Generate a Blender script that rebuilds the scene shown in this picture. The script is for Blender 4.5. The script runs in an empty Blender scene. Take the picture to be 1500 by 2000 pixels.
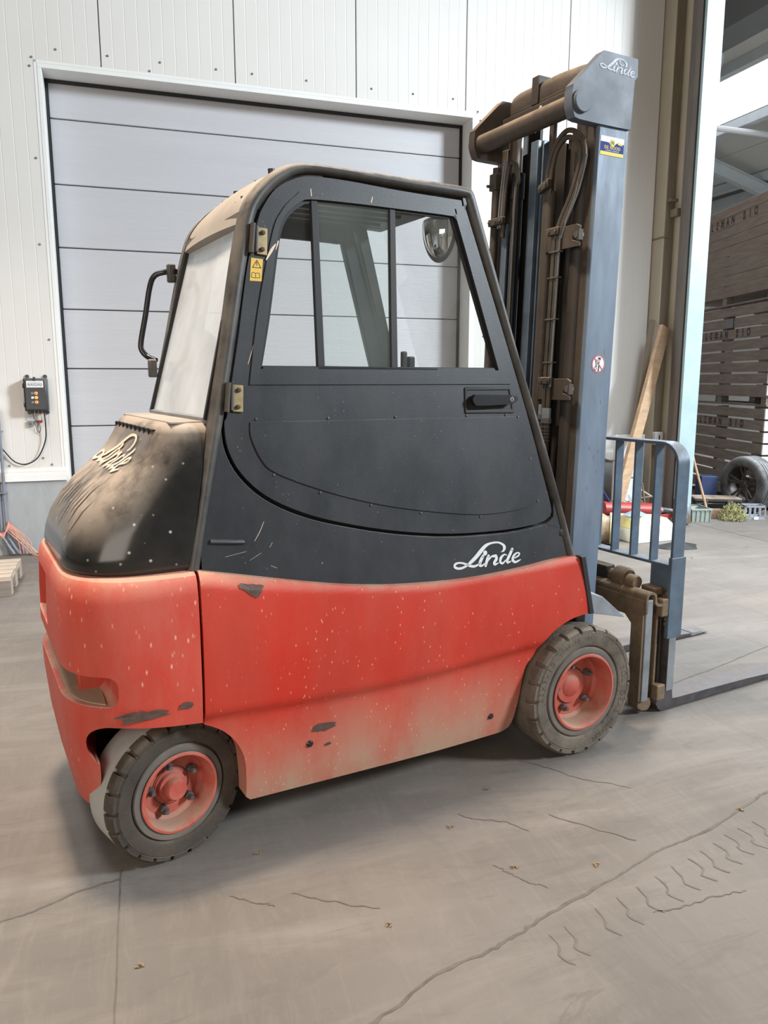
import bpy, bmesh, math, random
from mathutils import Vector, Matrix
from mathutils.geometry import tessellate_polygon
R = math.radians
pi = math.pi
random.seed(7)
SC = bpy.context.scene
COL = SC.collection

# ------------------------------------------------------------------ camera
cam = bpy.data.objects.new('camera', bpy.data.cameras.new('camera'))
COL.objects.link(cam)
cam.data.sensor_fit = 'VERTICAL'; cam.data.sensor_height = 36.0; cam.data.lens = 27.0
cam.data.clip_end = 200
cam.location = (0, 0, 1.55); cam.rotation_euler = (R(90 - 9.76), 0, 0)
SC.camera = cam

# frames: wall coordinates (s along the back wall, n into it, z up) and truck coordinates
W0 = Vector((-3.0374, 6.8787, 0)); WA = R(18.5)
T0 = Vector((0.8665, 3.0305, 0)); TA = R(29.3)
MW = Matrix.Translation(W0) @ Matrix.Rotation(WA, 4, 'Z')
MT = Matrix.Translation(T0) @ Matrix.Rotation(TA, 4, 'Z')

# ------------------------------------------------------------------ world, lights, exposure
wd = bpy.data.worlds.new('world'); SC.world = wd; wd.use_nodes = True
bg = wd.node_tree.nodes['Background']
bg.inputs[0].default_value = (1.0, 0.93, 0.83, 1); bg.inputs[1].default_value = 0.17

def area(name, loc, target, sx, sy, power, col, frame=MW):
    l = bpy.data.lights.new(name, 'AREA'); l.shape = 'RECTANGLE'; l.size = sx; l.size_y = sy
    l.energy = power; l.color = col
    o = bpy.data.objects.new(name, l); COL.objects.link(o)
    a = frame @ Vector(loc); b = frame @ Vector(target)
    o.location = a; o.rotation_euler = (b - a).to_track_quat('-Z', 'Y').to_euler()
    return o
area('skylight_cool', (14.6, -12.4, 8.6), (3.0, -0.5, 2.0), 2.6, 2.6, 3850, (0.84, 0.93, 1.0))
area('hall_lamp_warm', (-1.9, 0.9, 6.5), (-1.6, 0.1, 0), 0.55, 0.55, 225, (1.0, 0.82, 0.64), MT).data.spread = R(115)
area('fill_low_left', (-2.5, -9.5, 2.4), (1.8, -2.5, 1.0), 4.0, 2.6, 200, (1.0, 0.90, 0.78))  # added low warm fill for the truck's near side, unseen source
area('hall_opening', (10.5, 2.0, 6.0), (8.5, -1.0, 0), 3.0, 6.0, 1300, (0.88, 0.94, 1.0))
area('fill_over_bay', (6.0, -3.3, 7.4), (5.4, -2.9, 0), 1.6, 1.6, 175, (0.86, 0.93, 1.0)).data.spread = R(75)  # unseen cool fill added to brighten the floor on the right
area('fill_left_bay', (-1.5, -2.9, 7.0), (-1.5, -2.9, 0), 1.6, 1.6, 95, (0.96, 0.97, 1.0)).data.spread = R(66)  # added fill lifting the floor by the left wall, no fitting there
area('rooflight_south', (9.6, -4.2, 6.0), (6.6, -0.9, 0.5), 2.6, 2.6, 330, (0.84, 0.93, 1.0))

SC.view_settings.view_transform = 'Standard'; SC.view_settings.look = 'None'
SC.view_settings.exposure = 0.0; SC.view_settings.gamma = 1.0
SC.view_settings.use_curve_mapping = False

# ------------------------------------------------------------------ materials
MATS = {}
def pmat(name, base, rough=0.5, dsharp=(0.35, 0.62, 0.25, 1.35), metal=0.0, var=0.12, scale=6.0, dust=None, up=0.0, allover=0.0,
         dscale=3.0, bump=0.0, bscale=60.0, speck=None, speck_amt=0.0, speck_scale=40.0, stretch=(1, 1, 1),
         drough=0.85, coat=0.0, spec=0.5, nz=(0.15, 0.9), smask=0.52, low=None, detail=6.0):
    if name in MATS: return MATS[name]
    m = bpy.data.materials.new(name); m.use_nodes = True
    nt = m.node_tree; N = nt.nodes; L = nt.links
    b = N['Principled BSDF']
    b.inputs['Roughness'].default_value = rough; b.inputs['Metallic'].default_value = metal
    b.inputs['Specular IOR Level'].default_value = spec
    if coat: b.inputs['Coat Weight'].default_value = coat
    tc = N.new('ShaderNodeTexCoord'); mp = N.new('ShaderNodeMapping'); mp.inputs['Scale'].default_value = stretch
    L.new(tc.outputs['Object'], mp.inputs['Vector'])
    def noise(s, d=detail, ro=0.6, vec=mp.outputs['Vector']):
        n = N.new('ShaderNodeTexNoise'); n.inputs['Scale'].default_value = s; n.inputs['Detail'].default_value = d
        n.inputs['Roughness'].default_value = ro; L.new(vec, n.inputs['Vector']); return n
    def mrange(src, a, c, lo, hi):
        r = N.new('ShaderNodeMapRange'); r.inputs['From Min'].default_value = a; r.inputs['From Max'].default_value = c
        r.inputs['To Min'].default_value = lo; r.inputs['To Max'].default_value = hi; L.new(src, r.inputs['Value']); return r.outputs[0]
    def mix(fac, c1, c2):
        x = N.new('ShaderNodeMix'); x.data_type = 'RGBA'
        if isinstance(fac, float): x.inputs[0].default_value = fac
        else: L.new(fac, x.inputs[0])
        for k, c in ((6, c1), (7, c2)):
            if isinstance(c, tuple): x.inputs[k].default_value = (*c, 1)
            else: L.new(c, x.inputs[k])
        return x.outputs[2]
    def math_(op, a, c):
        x = N.new('ShaderNodeMath'); x.operation = op; x.use_clamp = True
        for k, v in ((0, a), (1, c)):
            if isinstance(v, (int, float)): x.inputs[k].default_value = v
            else: L.new(v, x.inputs[k])
        return x.outputs[0]
    n1 = noise(scale)
    f = mrange(n1.outputs[0], 0.3, 0.7, 0, 1)
    dk = tuple(c * (1 - var) for c in base); lt = tuple(min(1, c * (1 + var)) for c in base)
    colr = mix(f, dk, lt)
    rsock = None
    if dust:
        nd = noise(dscale, 8, 0.65)
        geo = N.new('ShaderNodeNewGeometry'); sp = N.new('ShaderNodeSeparateXYZ'); L.new(geo.outputs['Normal'], sp.inputs[0])
        upf = math_('MULTIPLY', mrange(sp.outputs['Z'], nz[0], nz[1], 0, 1), up)
        fac = math_('ADD', upf, allover)
        fac = math_('MULTIPLY', fac, mrange(nd.outputs[0], *dsharp))
        if low:   # dirt thrown up on the lower part: (z0, z1, amount)
            s2 = N.new('ShaderNodeSeparateXYZ'); L.new(tc.outputs['Object'], s2.inputs[0])
            lf = mrange(s2.outputs['Z'], low[0], low[1], low[2], 0)
            lf = math_('MULTIPLY', lf, mrange(nd.outputs[0], 0.3, 0.6, 0.35, 1.3))
            fac = math_('ADD', fac, lf)
        colr = mix(fac, colr, dust)
        rsock = mrange(fac, 0, 0.8, rough, drough)
    if speck:
        ns = N.new('ShaderNodeTexVoronoi'); ns.inputs['Scale'].default_value = speck_scale; L.new(mp.outputs['Vector'], ns.inputs['Vector'])
        sf = mrange(ns.outputs['Distance'], 0.0, speck_amt, 1, 0)
        nn = noise(speck_scale * 0.25)
        sf = math_('MULTIPLY', sf, mrange(nn.outputs[0], smask, smask + 0.08, 0, 1))
        colr = mix(sf, colr, speck)
    L.new(colr, b.inputs['Base Color'])
    if rsock is not None: L.new(rsock, b.inputs['Roughness'])
    if bump:
        nb = noise(bscale); bp = N.new('ShaderNodeBump'); bp.inputs['Strength'].default_value = bump; bp.inputs['Distance'].default_value = 0.01
        L.new(nb.outputs[0], bp.inputs['Height']); L.new(bp.outputs[0], b.inputs['Normal'])
    MATS[name] = m
    return m

DUST = (0.36, 0.27, 0.19)
def glass(name, tint=(0.9, 0.95, 0.93), haze=0.1, hcol=(0.7, 0.7, 0.66), rough=0.02):
    m = bpy.data.materials.new(name); m.use_nodes = True; nt = m.node_tree; N = nt.nodes; L = nt.links
    for n in list(N): N.remove(n)
    out = N.new('ShaderNodeOutputMaterial')
    tr = N.new('ShaderNodeBsdfTransparent'); tr.inputs[0].default_value = (*tint, 1)
    gl = N.new('ShaderNodeBsdfGlossy'); gl.inputs['Roughness'].default_value = rough
    lw = N.new('ShaderNodeLayerWeight'); lw.inputs[0].default_value = 0.5; pw = N.new('ShaderNodeMath'); pw.operation = 'POWER'; pw.inputs[1].default_value = 4.0; L.new(lw.outputs['Facing'], pw.inputs[0])
    fr = N.new('ShaderNodeMapRange'); fr.inputs[3].default_value = 0.022; fr.inputs[4].default_value = 0.8; L.new(pw.outputs[0], fr.inputs[0])
    m1 = N.new('ShaderNodeMixShader'); L.new(fr.outputs[0], m1.inputs[0]); L.new(tr.outputs[0], m1.inputs[1]); L.new(gl.outputs[0], m1.inputs[2])
    df = N.new('ShaderNodeBsdfDiffuse'); df.inputs[0].default_value = (*hcol, 1)
    tc = N.new('ShaderNodeTexCoord'); no = N.new('ShaderNodeTexNoise'); no.inputs['Scale'].default_value = 4; no.inputs['Detail'].default_value = 8
    L.new(tc.outputs['Object'], no.inputs['Vector'])
    mr = N.new('ShaderNodeMapRange'); mr.inputs['From Min'].default_value = 0.3; mr.inputs['From Max'].default_value = 0.7
    mr.inputs['To Min'].default_value = haze * 0.7; mr.inputs['To Max'].default_value = min(1, haze * 1.3); L.new(no.outputs[0], mr.inputs[0])
    m2 = N.new('ShaderNodeMixShader'); L.new(mr.outputs[0], m2.inputs[0]); L.new(m1.outputs[0], m2.inputs[1]); L.new(df.outputs[0], m2.inputs[2])
    L.new(m2.outputs[0], out.inputs[0])
    return m
def emit(name, col, s):
    m = bpy.data.materials.new(name); m.use_nodes = True; b = m.node_tree.nodes['Principled BSDF']
    b.inputs['Emission Color'].default_value = (*col, 1); b.inputs['Emission Strength'].default_value = s
    b.inputs['Base Color'].default_value = (*col, 1)
    return m

M_red = pmat('red_paint', (0.45, 0.024, 0.012), 0.46, spec=0.28, smask=0.47, var=0.10, scale=2.5, dust=(0.38, 0.25, 0.175), up=0.75, allover=0.08, dscale=2.2,
             bump=0.12, bscale=170, speck=(0.72, 0.40, 0.30), speck_amt=0.17, speck_scale=40, stretch=(1.6, 1, 0.7), low=(0.14, 0.50, 0.72))
M_redc = pmat('red_paint_worn', (0.46, 0.028, 0.015), 0.42, spec=0.35, smask=0.46, var=0.12, scale=3, dust=(0.46, 0.23, 0.165), up=0.8, allover=0.20, dscale=3.2,
              bump=0.15, bscale=150, speck=(0.74, 0.46, 0.36), speck_amt=0.20, speck_scale=32, stretch=(1.5, 1.5, 0.6), low=(0.2, 0.5, 0.25))
M_red2 = pmat('red_rim', (0.42, 0.045, 0.030), 0.5, var=0.15, scale=9, dust=(0.33, 0.20, 0.14), up=0.6, allover=0.30, dscale=9)
M_blk = pmat('black_plastic', (0.015, 0.017, 0.021), 0.42, spec=0.42, var=0.25, scale=5, dust=(0.15, 0.14, 0.135), up=0.6, allover=0.07, dscale=6,
             bump=0.06, bscale=300, speck=(0.26, 0.25, 0.24), speck_amt=0.13, speck_scale=70, stretch=(1, 1, 0.6))
M_blkg = pmat('black_hood', (0.012, 0.012, 0.012), 0.15, dsharp=(0.39, 0.58, 0.15, 1.35), nz=(0.28, 0.85), spec=0.4, smask=0.46, var=0.2, scale=4, dust=(0.31, 0.262, 0.218), up=1.0, allover=0.03, dscale=3.4,
              speck=(0.6, 0.55, 0.5), speck_amt=0.14, speck_scale=24, bump=0.05, bscale=9, drough=0.75, low=None)
M_frame = pmat('cab_frame_paint', (0.020, 0.020, 0.020), 0.45, var=0.3, scale=8, dust=(0.235, 0.205, 0.175), up=1.15, allover=0.17, dscale=7)
M_rubber = pmat('black_rubber', (0.008, 0.008, 0.008), 0.6, var=0.2)
M_header = pmat('dusty_header', (0.235, 0.215, 0.19), 0.8, var=0.15, scale=7, dust=(0.33, 0.295, 0.26), up=0.8, allover=0.4)
M_tyre = pmat('tyre_rubber', (0.030, 0.024, 0.019), 0.78, var=0.35, scale=9, dust=(0.14, 0.105, 0.075), up=0.4, allover=0.20, dscale=7, bump=0.3, bscale=90)
M_tyref = pmat('tyre_rubber_dusty', (0.055, 0.045, 0.036), 0.82, var=0.3, scale=9, dust=(0.18, 0.145, 0.11), up=0.4, allover=0.5, dscale=8, bump=0.3, bscale=90)
M_tread = pmat('tread_grey', (0.33, 0.33, 0.32), 0.8, var=0.12, scale=6, dust=(0.30, 0.27, 0.23), up=0.3, allover=0.2)
M_bead = pmat('tyre_bead', (0.075, 0.073, 0.07), 0.65, var=0.25, scale=14, dust=DUST, up=0.2, allover=0.15)
M_bolt = pmat('bolt_dusty', (0.12, 0.105, 0.10), 0.5, metal=0.4, var=0.3, scale=30)
M_mast = pmat('mast_paint', (0.105, 0.145, 0.20), 0.42, metal=0.1, var=0.35, scale=5, dust=(0.17, 0.19, 0.22), up=0.6, allover=0.25, dscale=6,
              stretch=(2.2, 2.2, 0.5), speck=(0.02, 0.02, 0.03), speck_amt=0.16, speck_scale=22)
M_plate = pmat('mast_paint_shaded', (0.052, 0.068, 0.092), 0.5, var=0.25, scale=5, dust=(0.15, 0.165, 0.185), up=0.5, allover=0.2, dscale=6, speck=(0.25, 0.27, 0.3), speck_amt=0.06, speck_scale=50)  # darker mast paint: the crosshead's shade is put into the base colour
M_fence = pmat('fence_paint', (0.085, 0.125, 0.175), 0.30, metal=0.2, var=0.3, scale=8, dust=(0.17, 0.17, 0.17), up=0.9, allover=0.12, dscale=9,
               speck=(0.25, 0.27, 0.3), speck_amt=0.07, speck_scale=60)
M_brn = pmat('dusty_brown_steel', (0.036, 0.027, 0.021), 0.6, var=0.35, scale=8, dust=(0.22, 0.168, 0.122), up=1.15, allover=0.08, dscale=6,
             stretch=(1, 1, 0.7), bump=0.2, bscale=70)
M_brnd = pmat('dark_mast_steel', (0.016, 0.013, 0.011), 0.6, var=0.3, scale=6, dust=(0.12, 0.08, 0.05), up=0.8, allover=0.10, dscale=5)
M_carr = pmat('carriage_mud', (0.085, 0.058, 0.036), 0.8, var=0.35, scale=14, dust=(0.27, 0.185, 0.11), up=1.0, allover=0.35, dscale=11, bump=0.35, bscale=60)
M_hose = pmat('hose_rubber', (0.025, 0.021, 0.017), 0.45, var=0.3, scale=12, dust=(0.18, 0.135, 0.095), up=0.6, allover=0.17, dscale=9)
M_black = pmat('cylinder_black', (0.010, 0.010, 0.012), 0.25, var=0.2)
M_fork = pmat('fork_steel', (0.055, 0.055, 0.065), 0.4, metal=0.5, var=0.35, scale=18, dust=(0.20, 0.17, 0.15), up=0.5, allover=0.2, dscale=14)
M_steel = pmat('bright_steel', (0.42, 0.42, 0.43), 0.3, metal=0.9, var=0.15, scale=20)
M_grey = pmat('worn_grey_face', (0.22, 0.235, 0.255), 0.45, metal=0.3, var=0.2, scale=10)
M_brass = pmat('hinge_zinc', (0.30, 0.23, 0.12), 0.5, metal=0.5, var=0.3, scale=30)
M_logo = pmat('logo_silver', (0.60, 0.62, 0.63), 0.4, var=0.05)
M_logod = pmat('logo_faded', (0.42, 0.47, 0.52), 0.6, var=0.25, scale=60)
M_logoh = pmat('logo_dusty', (0.62, 0.50, 0.40), 0.6, var=0.08)
M_white = pmat('sticker_white', (0.72, 0.74, 0.77), 0.8, var=0.02)
M_blue = pmat('sticker_blue', (0.012, 0.03, 0.20), 0.8, var=0.05)
M_yel = pmat('sticker_yellow', (0.72, 0.60, 0.15), 0.8, var=0.05)
M_warn = pmat('warning_yellow', (0.62, 0.40, 0.06), 0.5, var=0.1)
M_ink = pmat('print_ink', (0.03, 0.02, 0.02), 0.6, var=0.1)
M_sred = pmat('sign_red', (0.45, 0.12, 0.14), 0.5, var=0.1)
M_mirror = pmat('mirror_glass', (0.8, 0.78, 0.74), 0.03, metal=1.0, var=0.01)
M_seat = pmat('seat_fabric', (0.03, 0.03, 0.032), 0.9, var=0.2)
G_side = glass('side_glass', (0.985, 0.99, 0.985), 0.012)
G_slide = glass('sliding_glass', (0.93, 0.96, 0.945), 0.06, (0.6, 0.65, 0.62))
G_rear = glass('rear_glass', (0.97, 0.97, 0.97), 0.48, (0.68, 0.73, 0.78), 0.05)
G_roof = glass('roof_glass', (0.95, 0.96, 0.94), 0.35, (0.75, 0.75, 0.68))
M_wall = pmat('wall_sheet', (0.68, 0.665, 0.64), 0.5, var=0.02, scale=1.5, dust=(0.62, 0.57, 0.49), up=0.6, allover=0.05, dscale=2)
M_trim = pmat('white_trim', (0.78, 0.79, 0.78), 0.4, var=0.03, dust=(0.5, 0.42, 0.33), up=0.8, allover=0.03)
M_reveal = pmat('reveal_sheet', (0.60, 0.58, 0.54), 0.5, var=0.05, scale=14)
M_door = pmat('door_panel_paint', (0.475, 0.475, 0.50), 0.45, var=0.03, scale=2, bump=0.25, bscale=22, stretch=(0.35, 1, 5), dust=(0.45, 0.42, 0.40), up=0.5, allover=0.03)
M_seal = pmat('door_seal', (0.015, 0.015, 0.015), 0.7, var=0.1)
M_conc = pmat('plinth_concrete', (0.33, 0.345, 0.36), 0.85, var=0.16, scale=3.5, bump=0.2, bscale=40, stretch=(1.6, 1, 0.5), dust=(0.42, 0.42, 0.42), up=0.2, allover=0.15, dscale=5)
M_post = pmat('post_cream', (0.50, 0.44, 0.34), 0.7, var=0.10, scale=5, stretch=(1, 1, 0.3), dust=(0.35, 0.29, 0.21), up=0.4, allover=0.12)
M_postd = pmat('post_timber', (0.22, 0.18, 0.13), 0.8, var=0.18, scale=9, stretch=(2, 2, 0.25))
M_track = pmat('track_steel', (0.16, 0.135, 0.12), 0.6, var=0.2, scale=7, stretch=(2, 2, 0.3))
M_jamb = pmat('jamb_pale_green', (0.31, 0.42, 0.43), 0.35, var=0.05, scale=5, dust=(0.52, 0.62, 0.65), up=0.1, allover=0.15, dscale=5)
M_wood = pmat('weathered_wood', (0.20, 0.17, 0.145), 0.85, var=0.22, scale=5, stretch=(0.6, 0.6, 5), bump=0.2, bscale=40, speck=(0.05, 0.04, 0.035), speck_amt=0.10, speck_scale=7)
M_wood2 = pmat('pale_wood', (0.42, 0.28, 0.17), 0.8, var=0.18, scale=6, stretch=(1, 1, 3))
M_pallet = pmat('pallet_wood', (0.40, 0.33, 0.26), 0.85, var=0.2, scale=7, stretch=(0.5, 4, 4), bump=0.2, bscale=50)
M_roof = pmat('roof_sheet', (0.62, 0.63, 0.61), 0.7, var=0.03)
M_beam = pmat('beam_grey', (0.17, 0.18, 0.19), 0.7, var=0.05)
M_beaml = pmat('beam_galv', (0.55, 0.60, 0.63), 0.5, var=0.05)

def floor_mat():
    m = bpy.data.materials.new('concrete_floor'); m.use_nodes = True; nt = m.node_tree; N = nt.nodes; L = nt.links
    b = N['Principled BSDF']; tc = N.new('ShaderNodeTexCoord')
    def mp(sc, rot=0):
        x = N.new('ShaderNodeMapping'); x.inputs['Scale'].default_value = sc; x.inputs['Rotation'].default_value = (0, 0, rot); L.new(tc.outputs['Object'], x.inputs['Vector']); return x.outputs[0]
    def noise(s, v, d=8, r=0.6, dist=0.0):
        n = N.new('ShaderNodeTexNoise'); n.inputs['Scale'].default_value = s; n.inputs['Detail'].default_value = d; n.inputs['Roughness'].default_value = r
        n.inputs['Distortion'].default_value = dist; L.new(v, n.inputs['Vector']); return n.outputs[0]
    def mr(src, a, c, lo, hi):
        r = N.new('ShaderNodeMapRange'); r.inputs[1].default_value = a; r.inputs[2].default_value = c; r.inputs[3].default_value = lo; r.inputs[4].default_value = hi; L.new(src, r.inputs[0]); return r.outputs[0]
    def mix(f, a, c):
        x = N.new('ShaderNodeMix'); x.data_type = 'RGBA'; L.new(f, x.inputs[0])
        for k, q in ((6, a), (7, c)):
            if isinstance(q, tuple): x.inputs[k].default_value = (*q, 1)
            else: L.new(q, x.inputs[k])
        return x.outputs[2]
    v = mp((1, 1, 1)); vs = mp((0.5, 2.2, 1), 0.25); vs2 = mp((2.4, 0.45, 1), -0.5)
    c = mix(mr(noise(0.9, v), 0.35, 0.65, 0, 1), (0.122, 0.108, 0.095), (0.152, 0.136, 0.121))
    c = mix(mr(noise(1.7, vs, 8, 0.65, 0.6), 0.48, 0.66, 0, 0.75), c, (0.19, 0.170, 0.150))
    c = mix(mr(noise(1.3, vs2, 9, 0.7, 1.0), 0.52, 0.70, 0, 0.6), c, (0.110, 0.098, 0.087))
    c = mix(mr(noise(0.55, v, 5, 0.5), 0.56, 0.72, 0, 0.45), c, (0.17, 0.128, 0.095))
    c = mix(mr(noise(6.5, vs2, 9, 0.75, 1.6), 0.50, 0.72, 0, 0.5), c, (0.185, 0.165, 0.145))
    c = mix(mr(noise(5.0, vs, 9, 0.75, 1.2), 0.52, 0.70, 0, 0.5), c, (0.098, 0.087, 0.076))
    c = mix(mr(noise(45, v, 4, 0.7), 0.62, 0.75, 0, 0.25), c, (0.075, 0.066, 0.057))
    c = mix(mr(noise(2.6, vs, 10, 0.75, 2.2), 0.615, 0.635, 0, 0.35), c, (0.092, 0.080, 0.068))
    L.new(c, b.inputs['Base Color']); b.inputs['Roughness'].default_value = 0.8
    b.inputs['Specular IOR Level'].default_value = 0.3
    bp = N.new('ShaderNodeBump'); bp.inputs['Strength'].default_value = 0.25; bp.inputs['Distance'].default_value = 0.01
    L.new(noise(9, vs, 10, 0.7, 0.8), bp.inputs['Height']); L.new(bp.outputs[0], b.inputs['Normal'])
    return m
M_floor = floor_mat()
M_crack = pmat('crack_dust', (0.095, 0.082, 0.070), 0.9, var=0.3, scale=20)
M_print = pmat('tyre_print_dust', (0.112, 0.098, 0.085), 0.9, var=0.2, scale=20)

# ------------------------------------------------------------------ mesh helpers
class MB:
    def __init__(s): s.v = []; s.f = []
    def add(s, vs, fs):
        o = len(s.v); s.v += [tuple(p) for p in vs]; s.f += [tuple(i + o for i in f) for f in fs]; return s
    def box(s, a, b, m=None):
        x0, y0, z0 = a; x1, y1, z1 = b
        vs = [(x0, y0, z0), (x1, y0, z0), (x1, y1, z0), (x0, y1, z0), (x0, y0, z1), (x1, y0, z1), (x1, y1, z1), (x0, y1, z1)]
        if m: vs = [m @ Vector(p) for p in vs]
        return s.add(vs, [(0, 3, 2, 1), (4, 5, 6, 7), (0, 1, 5, 4), (1, 2, 6, 5), (2, 3, 7, 6), (3, 0, 4, 7)])
    def beam(s, p, q, w, h, up=(0, 0, 1)):
        p = Vector(p); q = Vector(q); d = (q - p).normalized(); u = Vector(up); a = d.cross(u).normalized(); c = a.cross(d).normalized()
        vs = []
        for P in (p, q):
            for i, j in ((-1, -1), (1, -1), (1, 1), (-1, 1)): vs.append(P + a * (w / 2 * i) + c * (h / 2 * j))
        return s.add(vs, [(0, 3, 2, 1), (4, 5, 6, 7), (0, 1, 5, 4), (1, 2, 6, 5), (2, 3, 7, 6), (3, 0, 4, 7)])
    def tube(s, path, r, n=10, cap=True, flat=1.0, ref=None):
        P = [Vector(p) for p in path]; k = len(P); rr = r if isinstance(r, (list, tuple)) else [r] * k
        t0 = (P[1] - P[0]).normalized()
        a = Vector(ref) if ref else (Vector((0, 0, 1)) if abs(t0.z) < 0.9 else Vector((1, 0, 0)))
        a = (a - t0 * a.dot(t0)).normalized(); vs = []
        for i in range(k):
            t = (P[min(i + 1, k - 1)] - P[max(i - 1, 0)]).normalized()
            a = (a - t * a.dot(t)).normalized(); b = t.cross(a)
            for j in range(n):
                an = 2 * pi * j / n; vs.append(P[i] + (a * math.cos(an) + b * (math.sin(an) * flat)) * rr[i])
        fs = [(i * n + j, i * n + (j + 1) % n, (i + 1) * n + (j + 1) % n, (i + 1) * n + j) for i in range(k - 1) for j in range(n)]
        if cap: fs += [tuple(range(n - 1, -1, -1)), tuple((k - 1) * n + j for j in range(n))]
        return s.add(vs, fs)
    def cyl(s, p, q, r, n=16): return s.tube([p, q], r, n)
    def lathe(s, prof, c, axis='y', n=48, m=None, closed=False):
        vs = []; k = len(prof)
        for i in range(n):
            an = 2 * pi * i / n; ca, sa = math.cos(an), math.sin(an)
            for r, h in prof:
                if axis == 'y': p = (c[0] + r * ca, c[1] + h, c[2] + r * sa)
                elif axis == 'x': p = (c[0] + h, c[1] + r * ca, c[2] + r * sa)
                else: p = (c[0] + r * ca, c[1] + r * sa, c[2] + h)
                vs.append(m @ Vector(p) if m else p)
        kk = k if closed else k - 1
        fs = [(i * k + j, ((i + 1) % n) * k + j, ((i + 1) % n) * k + (j + 1) % k, i * k + (j + 1) % k) for i in range(n) for j in range(kk)]
        return s.add(vs, fs)
    def poly(s, outer, holes, o0, o1, mp):
        loops = [outer] + list(holes)
        flat = [p for l in loops for p in l]
        tris = tessellate_polygon([[Vector((p[0], p[1], 0)) for p in l] for l in loops])
        n = len(flat); base = len(s.v)
        s.v += [tuple(mp(p[0], p[1], o0)) for p in flat] + [tuple(mp(p[0], p[1], o1)) for p in flat]
        for t in tris:
            s.f.append(tuple(base + i for i in t)); s.f.append(tuple(base + n + i for i in reversed(t)))
        st = 0
        for l in loops:
            m = len(l)
            for i in range(m):
                a, b = st + i, st + (i + 1) % m
                s.f.append((base + a, base + b, base + n + b, base + n + a))
            st += m
        return s
    def loft(s, rings, closed=True, cap0=False, cap1=False):
        n = len(rings[0]); base = len(s.v)
        for r in rings: s.v += [tuple(p) for p in r]
        m = n if closed else n - 1
        for i in range(len(rings) - 1):
            for j in range(m):
                s.f.append((base + i * n + j, base + i * n + (j + 1) % n, base + (i + 1) * n + (j + 1) % n, base + (i + 1) * n + j))
        if cap0: s.f.append(tuple(base + j for j in reversed(range(n))))
        if cap1: s.f.append(tuple(base + (len(rings) - 1) * n + j for j in range(n)))
        return s
    def build(s, name, mat, parent=None, frame=None, smooth=35, bevel=0.0, seg=2, kind=None, label=None, norm=True):
        me = bpy.data.meshes.new(name); me.from_pydata(s.v, [], s.f); me.validate()
        if norm:
            bm = bmesh.new(); bm.from_mesh(me); bmesh.ops.recalc_face_normals(bm, faces=bm.faces); bm.to_mesh(me); bm.free()
        for mm in (mat if isinstance(mat, list) else [mat]): me.materials.append(mm)
        if smooth:
            me.polygons.foreach_set('use_smooth', [True] * len(me.polygons))
            if smooth < 180: me.set_sharp_from_angle(angle=R(smooth))
        o = bpy.data.objects.new(name, me); COL.objects.link(o)
        if parent: o.parent = parent
        if frame is not None: o.matrix_world = frame
        if bevel:
            b = o.modifiers.new('b', 'BEVEL'); b.width = bevel; b.segments = seg; b.limit_method = 'ANGLE'; b.angle_limit = R(40); b.harden_normals = False
        if kind: o['kind'] = kind
        if label: o['label'] = label
        return o

def thing(name, label, cat, frame, group=None):
    o = bpy.data.objects.new(name, None); COL.objects.link(o); o.empty_display_size = 0.1
    o.matrix_world = frame; o['label'] = label; o['category'] = cat
    if group: o['group'] = group
    return o
def tag(o, label, cat, group=None):
    o['label'] = label; o['category'] = cat
    if group: o['group'] = group
    return o
def boolean(a, b, op='DIFFERENCE', keep=False):
    md = a.modifiers.new('bool', 'BOOLEAN'); md.object = b; md.operation = op; md.solver = 'EXACT'
    bpy.context.view_layer.update()
    dg = bpy.context.evaluated_depsgraph_get()
    me = bpy.data.meshes.new_from_object(a.evaluated_get(dg))
    a.modifiers.remove(md); a.data = me
    me.polygons.foreach_set('use_smooth', [True] * len(me.polygons)); me.set_sharp_from_angle(angle=R(32))
    if not keep: bpy.data.objects.remove(b)
def crs(pts, closed=True, n=4, sharp=38):
    """Catmull-Rom through the points, keeping sharp corners"""
    P = [Vector(p) for p in pts]; k = len(P); out = []
    def corner(i):
        if not closed and i in (0, k - 1): return True
        a = (P[i] - P[i - 1]); b = (P[(i + 1) % k] - P[i])
        if a.length < 1e-6 or b.length < 1e-6: return True
        return a.angle(b) > R(sharp)
    for i in range(k if closed else k - 1):
        p1, p2 = P[i], P[(i + 1) % k]
        p0 = P[i - 1] if not corner(i) else p1 + (p1 - p2)
        p3 = P[(i + 2) % k] if not corner((i + 1) % k) else p2 + (p2 - p1)
        for j in range(n):
            t = j / n
            out.append(0.5 * ((2 * p1) + (p2 - p0) * t + (2 * p0 - 5 * p1 + 4 * p2 - p3) * t * t + (3 * p1 - p0 - 3 * p2 + p3) * t ** 3))
    if not closed: out.append(P[-1])
    return [tuple(q) for q in out]
def text(txt, size, mat, parent, mp, name='lettering', depth=0.0008, align='CENTER', frame=None, sx=1.0, spacing=1.0, bold=0.0, label=None):
    cu = bpy.data.curves.new('t', 'FONT'); cu.body = txt; cu.size = size; cu.align_x = align; cu.align_y = 'CENTER'; cu.space_character = spacing; cu.offset = bold
    cu.resolution_u = 3
    o = bpy.data.objects.new('t', cu); COL.objects.link(o); bpy.context.view_layer.update()
    me = bpy.data.meshes.new_from_object(o.evaluated_get(bpy.context.evaluated_depsgraph_get()))
    bpy.data.objects.remove(o)
    mb = MB(); mb.v = [tuple(mp(v.co.x * sx, v.co.y, depth)) for v in me.vertices]; mb.f = [tuple(p.vertices) for p in me.polygons]
    return mb.build(name, mat, parent, frame, smooth=0, norm=False, label=label)
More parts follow.
